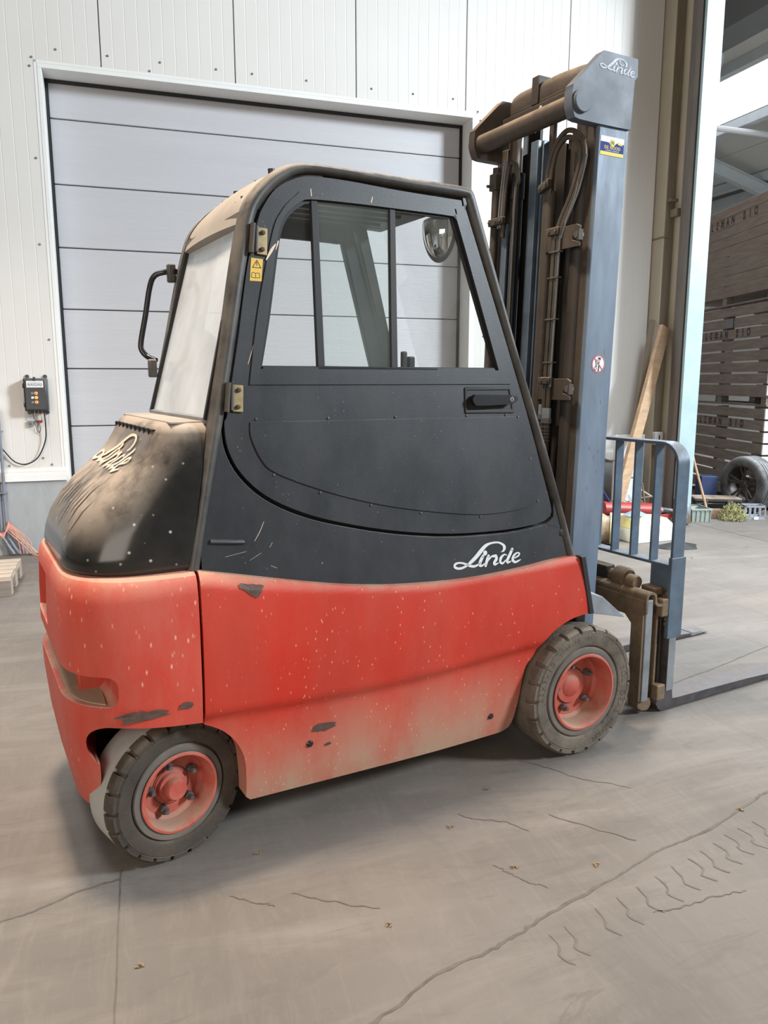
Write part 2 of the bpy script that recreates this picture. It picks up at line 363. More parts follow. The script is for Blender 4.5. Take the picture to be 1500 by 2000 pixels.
def ribbon(mb, pts, mp, off, n=5, cap=True):
    """pen stroke: pts = (u, v, width)"""
    P = crs([(a, b, w) for a, b, w in pts], closed=False, n=n, sharp=75)
    L_, R_ = [], []
    k = len(P)
    for i in range(k):
        a = Vector(P[max(i - 1, 0)][:2]); b = Vector(P[min(i + 1, k - 1)][:2]); d = (b - a)
        if d.length < 1e-9: d = Vector((1, 0))
        d.normalize(); nn = Vector((-d.y, d.x)) * (P[i][2] / 2); c = Vector(P[i][:2])
        L_.append(c + nn); R_.append(c - nn)
    vs = [mp(p.x, p.y, off) for p in L_] + [mp(p.x, p.y, off) for p in R_]
    mb.add(vs, [(i, i + 1, k + i + 1, k + i) for i in range(k - 1)])
    if cap:
        for e in (0, k - 1):
            c = Vector(P[e][:2]); r = P[e][2] / 2
            mb.add([mp(c.x + r * math.cos(2 * pi * j / 12), c.y + r * math.sin(2 * pi * j / 12), off) for j in range(12)], [tuple(range(12))])
LOGO = {'L':[(221,36,2),(233,42,10),(237,53,14),(231,63,10),(213,73,7),(192,76,7),(166,74,9),(145,66,14),(124,49,17),(103,31,16),(80,15,14),(59,3,9),(36,-4,9),(16,-3,9),(4,4,10),(6,13,10),(20,17,7),(40,14,7),(59,6,9),(76,-1,10),(94,-4,9),(112,1,7),(122,8,3)],
 'i':[(134,30,13),(123,14,14),(116,-1,13),(127,-6,8),(145,3,3)],'n1':[(160,27,13),(152,11,13),(145,-7,12)],'n2':[(158,10,5),(175,24,7),(195,24,13),(197,12,13),(186,-1,12),(190,-8,9),(207,-4,3)],
 'd1':[(248,21,3),(235,25,6),(219,14,12),(215,-1,10),(226,-8,8),(242,3,5)],'d2':[(274,41,13),(261,20,13),(248,0,12),(251,-8,9),(266,-5,5)],
 'e':[(285,6,5),(304,13,7),(310,21,7),(299,25,6),(283,17,10),(275,1,12),(286,-10,9),(303,-7,7),(314,-3,3)]}
def logo(parent, mat, mp, off=-0.0012, name='lettering', extra=None):
    mb = MB()
    for k, st in LOGO.items(): ribbon(mb, [(a / 1000, b / 1000, w / 1000) for a, b, w in st], mp, off)
    if extra: ribbon(mb, extra, mp, off)
    mb.add([mp(0.145 + 0.0095 * math.cos(2 * pi * j / 16), 0.041 + 0.0095 * math.sin(2 * pi * j / 16), off) for j in range(16)], [tuple(range(16))])
    return mb.build(name, mat, parent, smooth=0, norm=False)

# ================================================================== SETTING
def struct(o): o['kind'] = 'structure'; return o
mb = MB(); mb.box((-9, -11, -0.2), (17, 16, 0.0))
floor = struct(mb.build('floor', M_floor, frame=MW, smooth=0))
def crack(pts, w, name='crack', mat=M_crack, z=0.0012, jit=0.005, n=7):
    """wavering dirt line on the floor, world metres"""
    inv = MW.inverted(); P = crs([(a, b, 0) for a, b in pts], closed=False, n=n, sharp=90)
    P = [(a + random.uniform(-jit, jit), b + random.uniform(-jit, jit), w * random.uniform(0.45, 1.0)) for a, b, _ in P]
    m = MB(); ribbon(m, P, lambda x, y, o: inv @ Vector((x, y, o)), z, n=1, cap=False)
    return m.build(name, mat, floor, smooth=0, norm=False)
crack([(-0.16, 1.53), (0.0, 1.659), (0.135, 1.792), (0.281, 1.874), (0.378, 1.944), (0.518, 2.051), (0.759, 2.219), (0.947, 2.355), (1.137, 2.46), (1.376, 2.642), (1.469, 2.714), (1.75, 2.86)], 0.013, jit=0.005)
crack([(-1.3, 1.9), (-1.115, 1.996), (-1.043, 2.035), (-0.976, 2.092), (-0.906, 2.151), (-0.83, 2.186)], 0.011, jit=0.004)
crack([(-0.842, 2.232), (-0.77, 1.996), (-0.709, 1.801), (-0.658, 1.636), (-0.60, 1.45)], 0.005, name='saw_cut', jit=0.001)
crack([(0.561, 2.955), (0.664, 2.891), (0.768, 2.81), (0.878, 2.771), (0.956, 2.733)], 0.004)
crack([(0.592, 2.55), (0.721, 2.475), (0.856, 2.393)], 0.008)
crack([(-0.468, 2.108), (-0.401, 2.08), (-0.354, 2.073), (-0.324, 2.062)], 0.006)
crack([(0.357, 2.258), (0.407, 2.211), (0.449, 2.176), (0.508, 2.149)], 0.005)
crack([(0.794, 2.035), (0.903, 2.062), (1.014, 2.108), (1.119, 2.132)], 0.006)
crack([(1.491, 3.77), (1.822, 4.0), (2.268, 4.337), (2.9, 4.8)], 0.010, jit=0.004)
crack([(-0.282, 2.12), (-0.17, 2.085), (-0.015, 2.048)], 0.006)
crack([(0.269, 2.556), (0.33, 2.523), (0.428, 2.507), (0.5, 2.454)], 0.006)
crack([(3.378, 8.34), (3.733, 7.31), (4.3, 5.7)], 0.012, name='saw_cut', jit=0.0)
for (x, y) in [(1.4, 2.55), (1.31, 2.51), (1.243, 2.465), (1.18, 2.43), (1.12, 2.38), (1.059, 2.335), (1.0, 2.293), (0.93, 2.25), (0.86, 2.2), (0.784, 2.149), (0.706, 2.1), (0.63, 2.053), (0.52, 1.976), (0.469, 1.944)]:
    a = random.uniform(-0.15, 0.15)
    P = [(x, y), (x + 0.02 + a * 0.05, y - 0.05), (x + 0.01, y - 0.085), (x + 0.045, y - 0.115)]
    crack(P, 0.009, name='tyre_print', mat=M_print, jit=0.002, n=3)
M_straw = pmat('straw_bits', (0.25, 0.17, 0.09), 0.9, var=0.3)
for i, (x, y) in enumerate([(0.234, 2.475), (0.394, 2.733), (-0.657, 1.824), (-0.417, 2.321), (0.421, 2.245), (0.012, 1.979), (1.301, 2.583), (0.688, 2.258), (2.712, 6.612), (3.416, 7.076), (1.9, 5.2), (2.3, 5.9)]):
    m = MB(); c = MW.inverted() @ Vector((x, y, 0))
    for k in range(5):
        a = random.uniform(0, pi); d = Vector((math.cos(a), math.sin(a), 0)) * random.uniform(0.004, 0.009)
        o = Vector((random.uniform(-.008, .008), random.uniform(-.008, .008), 0.0035))
        m.beam(c + o - d, c + o + d, 0.003, 0.002)
    m.build('straw_debris', M_straw, floor, smooth=0)

# ---- back wall: ribbed sandwich panels above a concrete plinth
ZT = 6.4; DL, DR, DT = 0.19, 4.13, 4.115
mb = MB()
mb.box((-4.2, 0.05, 0.70), (DL - 0.012, 0.295, ZT)); mb.box((DR + 0.012, 0.05, 0.70), (6.335, 0.295, ZT)); mb.box((DL - 0.012, 0.05, DT + 0.012), (DR + 0.012, 0.295, ZT))
mb.box((DL, 0.45, 0), (DR, 0.50, DT + .3)); mb.box((-4.2, 0.30, 0), (6.6, 0.34, 0.7)); 
wall = struct(mb.build('wall_back', M_reveal, frame=MW, smooth=0))
def rib_sheet(mb, s0, s1, z0, z1, y=0.0, pitch=0.1035, base=None):
    """sheet with shallow vertical grooves"""
    P = [(s0, y + 0.012), (s0 + 0.004, y)]
    b = base if base is not None else s0
    k = math.ceil((s0 - b + 0.012) / pitch)
    g = b + k * pitch
    while g < s1 - 0.02:
        if g > s0 + 0.02: P += [(g - 0.005, y), (g - 0.001, y + 0.0012), (g + 0.001, y + 0.0012), (g + 0.005, y)]
        g += pitch
    P += [(s1 - 0.004, y), (s1, y + 0.012)]
    o = len(mb.v); k = len(P)
    mb.v += [(a, c, z0) for a, c in P] + [(a, c, z1) for a, c in P]
    mb.f += [(o + i, o + i + 1, o + k + i + 1, o + k + i) for i in range(k - 1)]
    mb.v += [(s0, y + 0.05, z0), (s1, y + 0.05, z0), (s0, y + 0.05, z1), (s1, y + 0.05, z1)]
    q = len(mb.v) - 4
    mb.f += [(o, q, q + 2, o + k), (o + k - 1, o + 2 * k - 1, q + 3, q + 1)]
joints = [-3.87, -2.74, -1.607, -0.474, 0.6625, 1.797, 2.928, 4.055, 5.200, 6.335]
for a, b in zip(joints[:-1], joints[1:]):
    m = MB(); a2, b2 = a + 0.003, b - 0.003; g = 0.0
    if b <= DL: rib_sheet(m, a2, b2, 0.74, ZT, base=a)
    elif a < DL < b:
        rib_sheet(m, a2, DL - 0.02, 0.74, DT + 0.02, base=a); rib_sheet(m, a2, b2, DT + 0.02, ZT, base=a)
    elif b < DR: rib_sheet(m, a2, b2, DT + 0.02, ZT, base=a)
    elif a < DR < b:
        rib_sheet(m, a2, b2, DT + 0.02, ZT, base=a); rib_sheet(m, DR + 0.02, b2, 0.74, DT + 0.02, base=a)
    else: rib_sheet(m, a2, b2, 0.74, ZT, base=a)
    m.build('wall_panel', M_wall, wall, smooth=0, norm=False)
    m = MB(); m.box((b - 0.004, 0.012, 0.74 if not (DL < b < DR) else DT + .02), (b + 0.004, 0.02, ZT))
    m.build('panel_joint', M_seal, wall, smooth=0)
m = MB()
for s, z in [(0.31, 4.27), (0.72, 4.27), (1.15, 4.27), (1.06, 4.19), (1.63, 4.27), (1.95, 4.27), (2.45, 4.27), (3.08, 4.27), (3.50, 4.27), (3.92, 4.27), (4.19, 4.18), (4.22, 4.10), (0.12, 4.19), (0.10, 4.12), (0.10, 3.4), (0.08, 2.7), (0.10, 1.9), (-0.35, 5.1), (-0.5, 4.5),
             (-0.30, 0.80), (0.05, 0.80), (-0.02, 0.86), (4.28, 3.02), (4.30, 2.0), (4.9, 3.4), (5.5, 1.2), (1.5, 5.2), (4.3, 0.9), (5.3, 4.6)]:
    q = MB(); q.lathe([(0.0001, -0.010), (0.006, -0.009), (0.009, -0.005), (0.010, 0.0)], (s, -0.001, z), 'y', 10); q.build('wall_screw', M_grey, wall)
# plinth, sill flashing, reveals
mb = MB(); mb.box((-4.2, -0.03, 0), (DL - 0.025, 0.32, 0.70))
pl = struct(mb.build('baseboard_back', M_conc, frame=MW, smooth=0)); 
mb = MB(); mb.box((DR + 0.025, -0.03, 0), (6.36, 0.32, 0.70)); struct(mb.build('baseboard_right', M_conc, frame=MW, smooth=0))
for i, (a, b) in enumerate(((-4.2, DL - 0.02), (DR + 0.02, 6.36))):
    mb = MB(); mb.box((a, -0.045, 0.695), (b, 0.03, 0.742)); mb.box((a, -0.048, 0.66), (b, -0.040, 0.72)); mb.box((a, -0.012, 0.74), (b, -0.002, 0.775))
    struct(mb.build('trim_%d' % (i + 1), M_trim, frame=MW, smooth=0))
# ---- sectional overhead door
mb = MB()
mb.box((DL - 0.035, -0.006, 0.0), (DL, 0.30, DT)); mb.box((DR, -0.006, 0.0), (DR + 0.035, 0.30, DT)); mb.box((DL - 0.035, -0.006, DT), (DR + 0.035, 0.30, DT + 0.035))
mb.box((DL - 0.06, -0.003, 0.75), (DL - 0.035, 0.02, DT + 0.06)); mb.box((DR + 0.035, -0.003, 0.75), (DR + 0.06, 0.02, DT + 0.06)); mb.box((DL - 0.06, -0.003, DT + 0.035), (DR + 0.06, 0.02, DT + 0.06))
struct(mb.build('trim_3', M_trim, frame=MW, smooth=0, bevel=0.003))
mb = MB(); mb.box((DL, 0.302, 0), (DR, 0.33, DT + 0.2))
door = struct(mb.build('door_1', M_seal, frame=MW, smooth=0))
zs = [0.03, 0.586, 1.124, 1.652, 2.184, 2.721, 3.258, 3.802, 4.33]
for a, b in zip(zs[:-1], zs[1:]):
    m = MB(); m.box((DL + 0.022, 0.255, a + 0.004), (DR - 0.022, 0.30, b - 0.004)); m.build('door_panel', M_door, door, smooth=30, bevel=0.006)
m = MB(); m.box((DL, 0.235, 0), (DL + 0.02, 0.30, DT)); m.box((DR - 0.02, 0.235, 0), (DR, 0.30, DT)); m.box((DL, 0.235, DT - 0.030), (DR, 0.25, DT)); m.build('door_seal', M_seal, door, smooth=0)

# ---- side wall with the big opening, corner post, door track, jamb
SX = 6.34
mb = MB(); mb.box((SX + 0.135, -0.60, 0), (6.55, 6.0, ZT)); sw = struct(mb.build('wall_side', M_track, frame=MW, smooth=0))
m = MB(); m.box((SX, -0.18, 0), (SX + 0.13, 0.02, 3.07)); m.box((SX, -0.18, 3.085), (SX + 0.13, 0.02, ZT)); m.build('corner_post', M_post, sw, smooth=30, bevel=0.006)
m = MB(); m.box((SX + 0.012, -0.1805, 0.0), (SX + 0.128, -0.176, ZT)); m.build('timber_face', M_postd, sw, smooth=0)
m = MB(); m.box((SX - 0.004, -0.186, 3.068), (SX + 0.135, 0.0, 3.086)); m.box((SX + 0.03, -0.23, 3.44), (SX + 0.14, -0.18, 3.47)); m.box((SX + 0.06, -0.30, 3.28), (SX + 0.14, -0.19, 3.36)); m.build('post_bracket', M_postd, sw, smooth=0, bevel=0.003)
m = MB(); m.box((SX + 0.125, -0.31, 0), (SX + 0.14, -0.18, ZT)); m.build('cream_lining', M_post, sw, smooth=0, bevel=0.003)
m = MB(); m.box((SX + 0.10, -0.345, 0), (SX + 0.14, -0.325, ZT)); m.build('track_lip', M_beaml, sw, smooth=0, bevel=0.002)
m = MB(); m.box((SX + 0.06, -0.42, 0), (SX + 0.10, -0.36, ZT)); m.box((SX + 0.03, -0.50, 0), (SX + 0.09, -0.44, ZT)); m.box((SX + 0.002, -0.585, 0), (SX + 0.09, -0.515, ZT)); m.build('door_track', M_track, sw, smooth=0, bevel=0.004)
m = MB(); m.box((SX - 0.002, -0.607, 0), (SX + 0.14, -0.592, ZT)); m.build('rubber_seal', M_seal, sw, smooth=0)
m = MB(); m.box((SX, -0.646, 0), (6.55, -0.61, ZT)); m.build('jamb_cladding', M_jamb, sw, smooth=0, bevel=0.004)

# ---- the hall beyond the opening: walls, roof, rooflight, frame
mb = MB(); mb.box((15.0, -8, 0), (15.2, 15, 5.62)); struct(mb.build('wall_far', M_roof, frame=MW, smooth=0))
mb = MB(); mb.box((6.55, 13.0, 0), (15.0, 13.2, 8.0)); struct(mb.build('wall_north', M_roof, frame=MW, smooth=0))
zr = lambda s: 5.86 + 0.27 * (15 - s)
ceil = bpy.data.objects.new('ceiling', None); COL.objects.link(ceil); ceil.matrix_world = MW; struct(ceil)
def roofstrip(s0, s1, n0, n1, mat, name, dz=0.0, th=0.06):
    m = MB(); vs = [(s0, n0, zr(s0) + dz), (s1, n0, zr(s1) + dz), (s1, n1, zr(s1) + dz), (s0, n1, zr(s0) + dz)]
    m.add(vs + [(a, b, c + th) for a, b, c in vs], [(0, 1, 2, 3), (7, 6, 5, 4), (0, 4, 5, 1), (1, 5, 6, 2), (2, 6, 7, 3), (3, 7, 4, 0)])
    return m.build(name, mat, ceil, smooth=0)
M_sky = emit('rooflight_sheet', (0.93, 0.97, 1.0), 1.5)
for (a, b) in ((12.32, 13.3), (13.32, 14.2), (14.22, 15.2), (9.98, 11.0), (8.9, 9.96), (7.7, 8.88), (6.56, 7.68)):
    for n0, n1 in ((-6, 1.2), (1.22, 7.2), (7.22, 13)): roofstrip(a, b, n0, n1, M_roof, 'roof_panel')
for n0, n1 in ((-6, 1.2), (1.22, 7.2), (7.22, 13)): roofstrip(11.02, 12.30, n0, n1, M_sky, 'rooflight')
for s in (12.35, 14.25, 10.95, 9.0, 7.6): roofstrip(s - 0.05, s + 0.05, -6, 13, M_beaml, 'purlin', -0.20, 0.17)
roofstrip(9.75, 10.15, -6, 13, M_beam, 'fascia_beam', -0.42, 0.40)
roofstrip(14.55, 15.0, -6, 13, M_beaml, 'gutter_beam', -0.34, 0.20)
for n in (6.8, 1.4):
    m = MB()
    for s0, s1 in ((6.6, 15.0),):
        for dz, w, h in ((-0.52, 0.16, 0.015), (-0.26, 0.16, 0.015)): m.beam((s0, n, zr(s0) + dz), (s1, n, zr(s1) + dz), w, h)
        m.beam((s0, n, zr(s0) - 0.39), (s1, n, zr(s1) - 0.39), 0.012, 0.26)
    m.build('rafter', M_beaml, ceil, smooth=0)
m = MB(); m.cyl((6.6, 5.2, 6.22), (15, 5.2, 6.22), 0.055, 10); m.build('tie_tube', M_white, ceil)
for a, b in (((10.2, 3.6, 6.75), (12.5, 6.8, 6.2)), ((12.4, 6.8, 6.1), (14.4, 9.5, 5.75))):
    m = MB(); m.beam(a, b, 0.05, 0.05); m.build('roof_brace', M_beaml, ceil, smooth=0)

# ================================================================== THINGS ON THE LEFT
def MWo(s, n, z=0, rz=0): return MW @ Matrix.Translation((s, n, z)) @ Matrix.Rotation(rz, 4, 'Z')
# control box
M_bplas = pmat('box_plastic', (0.028, 0.030, 0.036), 0.35, var=0.1, dust=(0.3, 0.3, 0.3), up=0.6, allover=0.05)
t = thing('control_box', 'black plastic door control box with white label and three orange buttons on the ribbed wall', 'control box', MWo(-0.031, -0.001, 1.28))
MB().box((-0.095, -0.115, 0.0), (0.095, -0.003, 0.285)).build('housing', M_bplas, t, bevel=0.010)
MB().box((-0.085, -0.127, 0.012), (0.085, -0.114, 0.273)).build('lid', M_bplas, t, bevel=0.006)
for x in (-0.07, 0.075):
    for z in (-0.014, 0.299): MB().lathe([(0.006, -0.012), (0.017, -0.012), (0.017, 0), (0.006, 0)], (x, -0.001, z), 'y', 14, closed=True).build('fixing_lug', M_bplas, t)
for z in (0.035, 0.20): MB().box((-0.102, -0.118, z), (-0.094, -0.07, z + 0.04)).build('hinge', M_bplas, t, bevel=0.003)
MB().box((-0.012, -0.134, 0.262), (0.006, -0.11, 0.296)).build('catch', M_bplas, t, bevel=0.003)
lb = MB().box((-0.068, -0.1285, 0.205), (0.066, -0.1268, 0.262)).build('label', M_white, t, smooth=0)
lmap = lambda cx, cz, yy: (lambda x, y, o: (cx + x, yy - o, cz + y))
text('NASSAU', 0.030, M_ink, lb, lmap(-0.001, 0.228, -0.1285), sx=1.05)
MB().box((-0.05, -0.1292, 0.2445), (0.048, -0.1286, 0.2462)).box((-0.05, -0.1292, 0.215), (-0.0485, -0.1286, 0.2455)).box((0.0465, -0.1292, 0.215), (0.048, -0.1286, 0.2455)).build('label_border', M_ink, lb, smooth=0)
M_or = emit('orange_button', (0.95, 0.42, 0.12), 0.35)
for i, z in enumerate((0.155, 0.118, 0.078)):
    b_ = MB().lathe([(0.0001, -0.014), (0.011, -0.013), (0.0145, -0.006), (0.0145, 0)], (0.004, -0.127, z), 'y', 18).build('button', M_or, t, label='round orange button')
    if i != 1: MB().box((0.0015, -0.1425, z - 0.007), (0.0065, -0.1405, z + 0.007)).build('arrow_mark', M_ink, b_, smooth=0)
    MB().box((-0.036, -0.1285, z - 0.009), (-0.014, -0.1268, z + 0.009)).build('button_symbol', M_white if i == 1 else M_grey, t, smooth=0)
for x in (-0.04, -0.01, 0.02, 0.052): MB().cyl((x, -0.06, 0.002), (x, -0.06, -0.020), 0.010, 12).build('cable_gland', M_bplas, t)
def cable(name, label, pts, r, mat, cat='cable', frame=MW, group=None, n=6):
    m = MB(); m.tube([tuple(p) for p in crs(pts, closed=False, n=n, sharp=100)], r, 8)
    o = m.build(name, mat, frame=frame); tag(o, label, cat, group); return o
cable('control_cable', 'black cable looping from the control box down to the grey pipes', [(0.021, -0.06, 1.262), (0.024, -0.055, 1.16), (0.012, -0.04, 1.02), (-0.06, -0.03, 0.87), (-0.16, -0.03, 0.812), (-0.25, -0.03, 0.835), (-0.32, -0.03, 0.92), (-0.37, -0.05, 1.0)], 0.0055, M_rubber)
cable('pull_cord', 'thin dark looped cord hanging under the control box', [(-0.07, -0.06, 1.262), (-0.066, -0.05, 1.22), (-0.04, -0.02, 1.17), (-0.055, -0.02, 1.12), (-0.035, -0.02, 1.085), (-0.022, -0.02, 1.12), (-0.03, -0.02, 1.165)], 0.0025, M_ink)
M_orw = pmat('orange_wire', (0.75, 0.25, 0.12), 0.5)
cable('orange_wire', 'short orange wire under the black control box', [(-0.008, -0.06, 1.262), (-0.006, -0.05, 1.23), (-0.004, -0.03, 1.19)], 0.003, M_orw)
t = thing('red_switch', 'small red valve switch on a short grey pipe below the control box', 'switch', MWo(-0.02, -0.001, 1.186))
MB().box((-0.022, -0.035, -0.010), (0.016, -0.004, 0.010)).build('switch_body', pmat('dull_red', (0.35, 0.03, 0.02), 0.5), t, bevel=0.004)
MB().cyl((-0.07, -0.02, 0), (-0.02, -0.02, 0), 0.005, 8).build('pipe', M_grey, t)
t = thing('junction_box', 'small grey junction box on the wall below the black control box', 'junction box', MWo(-0.10, -0.001, 1.167))
MB().box((-0.018, -0.03, -0.025), (0.020, -0.001, 0.025)).build('housing', M_grey, t, bevel=0.004); MB().cyl((0.001, -0.03, 0), (0.001, -0.034, 0), 0.010, 12).build('cover_screw', M_bolt, t)
t = thing('isolator_box', 'pale grey isolator box at the left picture edge above the pipes', 'switch box', MWo(-0.41, -0.001, 1.40))
MB().box((-0.06, -0.08, -0.11), (0.055, -0.001, 0.02)).build('housing', M_trim, t, bevel=0.008); MB().cyl((0.03, -0.083, -0.09), (0.03, -0.079, -0.09), 0.005, 8).build('screw', M_bolt, t); MB().cyl((0.03, -0.083, 0.0), (0.03, -0.079, 0.0), 0.005, 8).build('screw', M_bolt, t)
M_pipe = pmat('grey_pipe', (0.20, 0.22, 0.27), 0.4, var=0.1)
for i, (s, txt) in enumerate(((-0.395, 'grey conduit pipe nearest the left picture edge running down to the floor'), (-0.352, 'grey conduit pipe second from the left edge running down to the floor'))):
    t = thing('conduit_pipe', txt, 'pipe', MW, 'conduit pipes on the plinth')
    MB().tube(crs([(s + 0.005, -0.065, 1.29), (s + 0.005, -0.068, 0.82), (s + 0.004, -0.072, 0.75), (s, -0.065, 0.60), (s, -0.065, 0.22), (s + 0.03, -0.07, 0.12), (s + 0.09, -0.10, 0.02)], False, 5, 100), 0.0125, 12).build('pipe', M_pipe, t)
    for z in (1.1, 0.86, 0.56): MB().box((s - 0.02, -0.084 if z < .7 else -0.06, z), (s + 0.024, -0.03 if z < .7 else 0.0, z + 0.012)).build('pipe_clip', M_grey, t, bevel=0.002)
M_pink = pmat('pink_twine', (0.70, 0.30, 0.22), 0.8, var=0.2)
def twine(name, pts_list, label, r=0.005, mat=None):
    t = thing(name, label, 'twine', MW)
    for P in pts_list: MB().tube(crs(P, False, 5, 100), r, 6).build('strand', mat or M_pink, t)
P = []
for k in range(5):
    a = k * 0.012
    P.append([(-0.46, -0.10 - a, 0.24 + a), (-0.38, -0.12, 0.215 - a), (-0.33, -0.10, 0.27 + a), (-0.35, -0.08, 0.31), (-0.32 + a, -0.09, 0.24), (-0.27 + a * 2, -0.10, 0.14), (-0.25 + a * 2, -0.12, 0.02)])
P.append([(-0.36, -0.09, 0.26), (-0.22, -0.11, 0.12), (-0.13, -0.14, 0.012), (-0.06, -0.17, 0.008)])
P.append([(-0.37, -0.09, 0.25), (-0.24, -0.11, 0.11), (-0.15, -0.14, 0.012), (-0.09, -0.2, 0.008)])
twine('orange_twine', P, 'pink and orange twine bundle tied round the grey pipes', 0.0032)
tag(MB().beam((-0.31, -0.07, 0.24), (-0.12, -0.12, 0.02), 0.03, 0.015).build('wood_lath', M_pallet, frame=MW, smooth=0, bevel=0.002), 'thin wooden lath leaning on the grey plinth beside the pink twine', 'wood lath')
# pallet
t = thing('wooden_pallet', 'weathered wooden pallet on the floor at the left picture edge', 'pallet', MWo(-0.155, -1.50, 0))
for k in range(5): MB().box((-1.15, 0.005 + k * 0.128, 0.122), (0.0 - (0.006 if k % 2 else 0), 0.105 + k * 0.128, 0.144)).build('slat', M_pallet, t, smooth=0, bevel=0.003)
for k in (0.0, 0.26, 0.52):
    MB().box((-1.15, k, 0.0), (0.0, k + 0.1, 0.02)).build('skid', M_pallet, t, smooth=0, bevel=0.003)
    for x in (-1.15, -0.6, -0.10): MB().box((x, k, 0.02), (x + 0.10, k + 0.1, 0.100)).build('block', M_pallet, t, smooth=0, bevel=0.003)
for x in (-1.15, -0.6, -0.10): MB().box((x, 0, 0.100), (x + 0.1, 0.62, 0.122)).build('stringer', M_pallet, t, smooth=0, bevel=0.003)
MB().box((-1.15, -0.02, 0.0), (0.0, 0.0, 0.120)).build('front_board', M_wood, t, smooth=0, bevel=0.003)

# ================================================================== THINGS ON THE RIGHT, BEYOND THE OPENING
CP = Vector((4.4408, 8.9044, 0)); cd = Vector((math.sin(R(-2.6)), math.cos(R(-2.6)), 0))
MC = Matrix.Translation(CP) @ Matrix.Rotation(math.atan2(cd.y, cd.x), 4, 'Z')     # x along the crate face, y to its left, so the stack lies at -y
M_wood_sun = pmat('sunlit_wood', (0.62, 0.60, 0.57), 0.85, var=0.15, scale=6, stretch=(0.6, 0.6, 5), speck=(0.05, 0.04, 0.035), speck_amt=0.12, speck_scale=9)  # crate wood lightened: daylight on the end faces put into the colour
def crate(i, z0, rows, txt_row, label, frame, lettering=True, mat=None, ln=2.33, dep=1.15):
    mat = mat or M_wood
    t = thing('potato_crate', label, 'crate', frame @ Matrix.Translation((0.10 + 0.04 * i, random.uniform(-0.01, 0.01) , z0)), 'stacked wooden crates beyond the opening')
    foot = 0.13; ph = 0.1205; pitch = (1.235 - foot) / rows
    for k in range(rows):
        z = foot + k * pitch
        p = MB().box((0, -0.022, z), (ln, 0, z + ph - random.uniform(0, 0.008))).build('plank', mat, t, smooth=0, bevel=0.002, seg=1)
        p.rotation_euler = (0, R(random.uniform(-0.12, 0.12)), 0)
        if lettering and k == txt_row:
            for q, ch in enumerate('TIELEMAN BIO'):
                if ch == ' ': continue
                text(ch, 0.128, M_ink, p, lambda x, y, o, q=q: (2.03 - q * 0.139 - x, 0.0005 + o, z + ph / 2 + y), name='stencil_letter', sx=0.82, bold=0.0055, depth=0.001)
                if ch in 'EBOM': MB().box((2.03 - q * 0.139 - 0.05, 0.0008, z + ph / 2 - 0.004), (2.03 - q * 0.139 + 0.05, 0.0022, z + ph / 2 + 0.004)).build('stencil_bridge', mat, p, smooth=0)
        if k % 1 == 0: MB().box((0, -dep, z), (ln, -dep + 0.022, z + ph - 0.004)).build('plank', mat, t, smooth=0, bevel=0.002, seg=1)
        MB().box((-0.022, -dep, z), (0.0, 0.0, z + ph - 0.004)).build('plank', M_wood_sun, t, smooth=0, bevel=0.002, seg=1)
    for x in (0.02, ln / 2 - 0.05, ln - 0.12):
        MB().box((x, -0.13, foot), (x + 0.1, -0.024, 1.22)).build('corner_post', mat, t, smooth=0)
        for y in (-0.12, -dep / 2 - 0.05, -dep + 0.02): MB().box((x, y, 0.02), (x + 0.11, y + 0.1, foot - 0.02)).build('foot_block', mat, t, smooth=0)
    for y in (-0.12, -dep / 2 - 0.05, -dep + 0.02): MB().box((0, y, 0), (ln, y + 0.1, 0.02)).build('skid', mat, t, smooth=0)
    MB().box((0, -dep, foot - 0.02), (ln, 0, foot)).build('floor_deck', mat, t, smooth=0)
    return t
crate(0, 0.0, 8, 6, 'wooden potato crate lettered with stencil text, bottom of the stack behind the car wheel', MC)
crate(1, 1.24, 8, 5, 'wooden potato crate with a dark label, middle of the stack beyond the opening', MC)
MB().box((1.02, 0.001, 1.24 + 0.13 + 6 * 0.138), (1.20, 0.005, 1.24 + 0.13 + 6 * 0.138 + 0.115)).build('dark_label', M_beam, None, MC, smooth=0)
o = bpy.data.objects['dark_label']; pr = bpy.data.objects['potato_crate.001']; bpy.context.view_layer.update(); o.parent = pr; o.matrix_parent_inverse = pr.matrix_world.inverted()
crate(2, 2.48, 9, 7, 'wooden potato crate with large stencil text, topmost of the stack under the roof', MC)
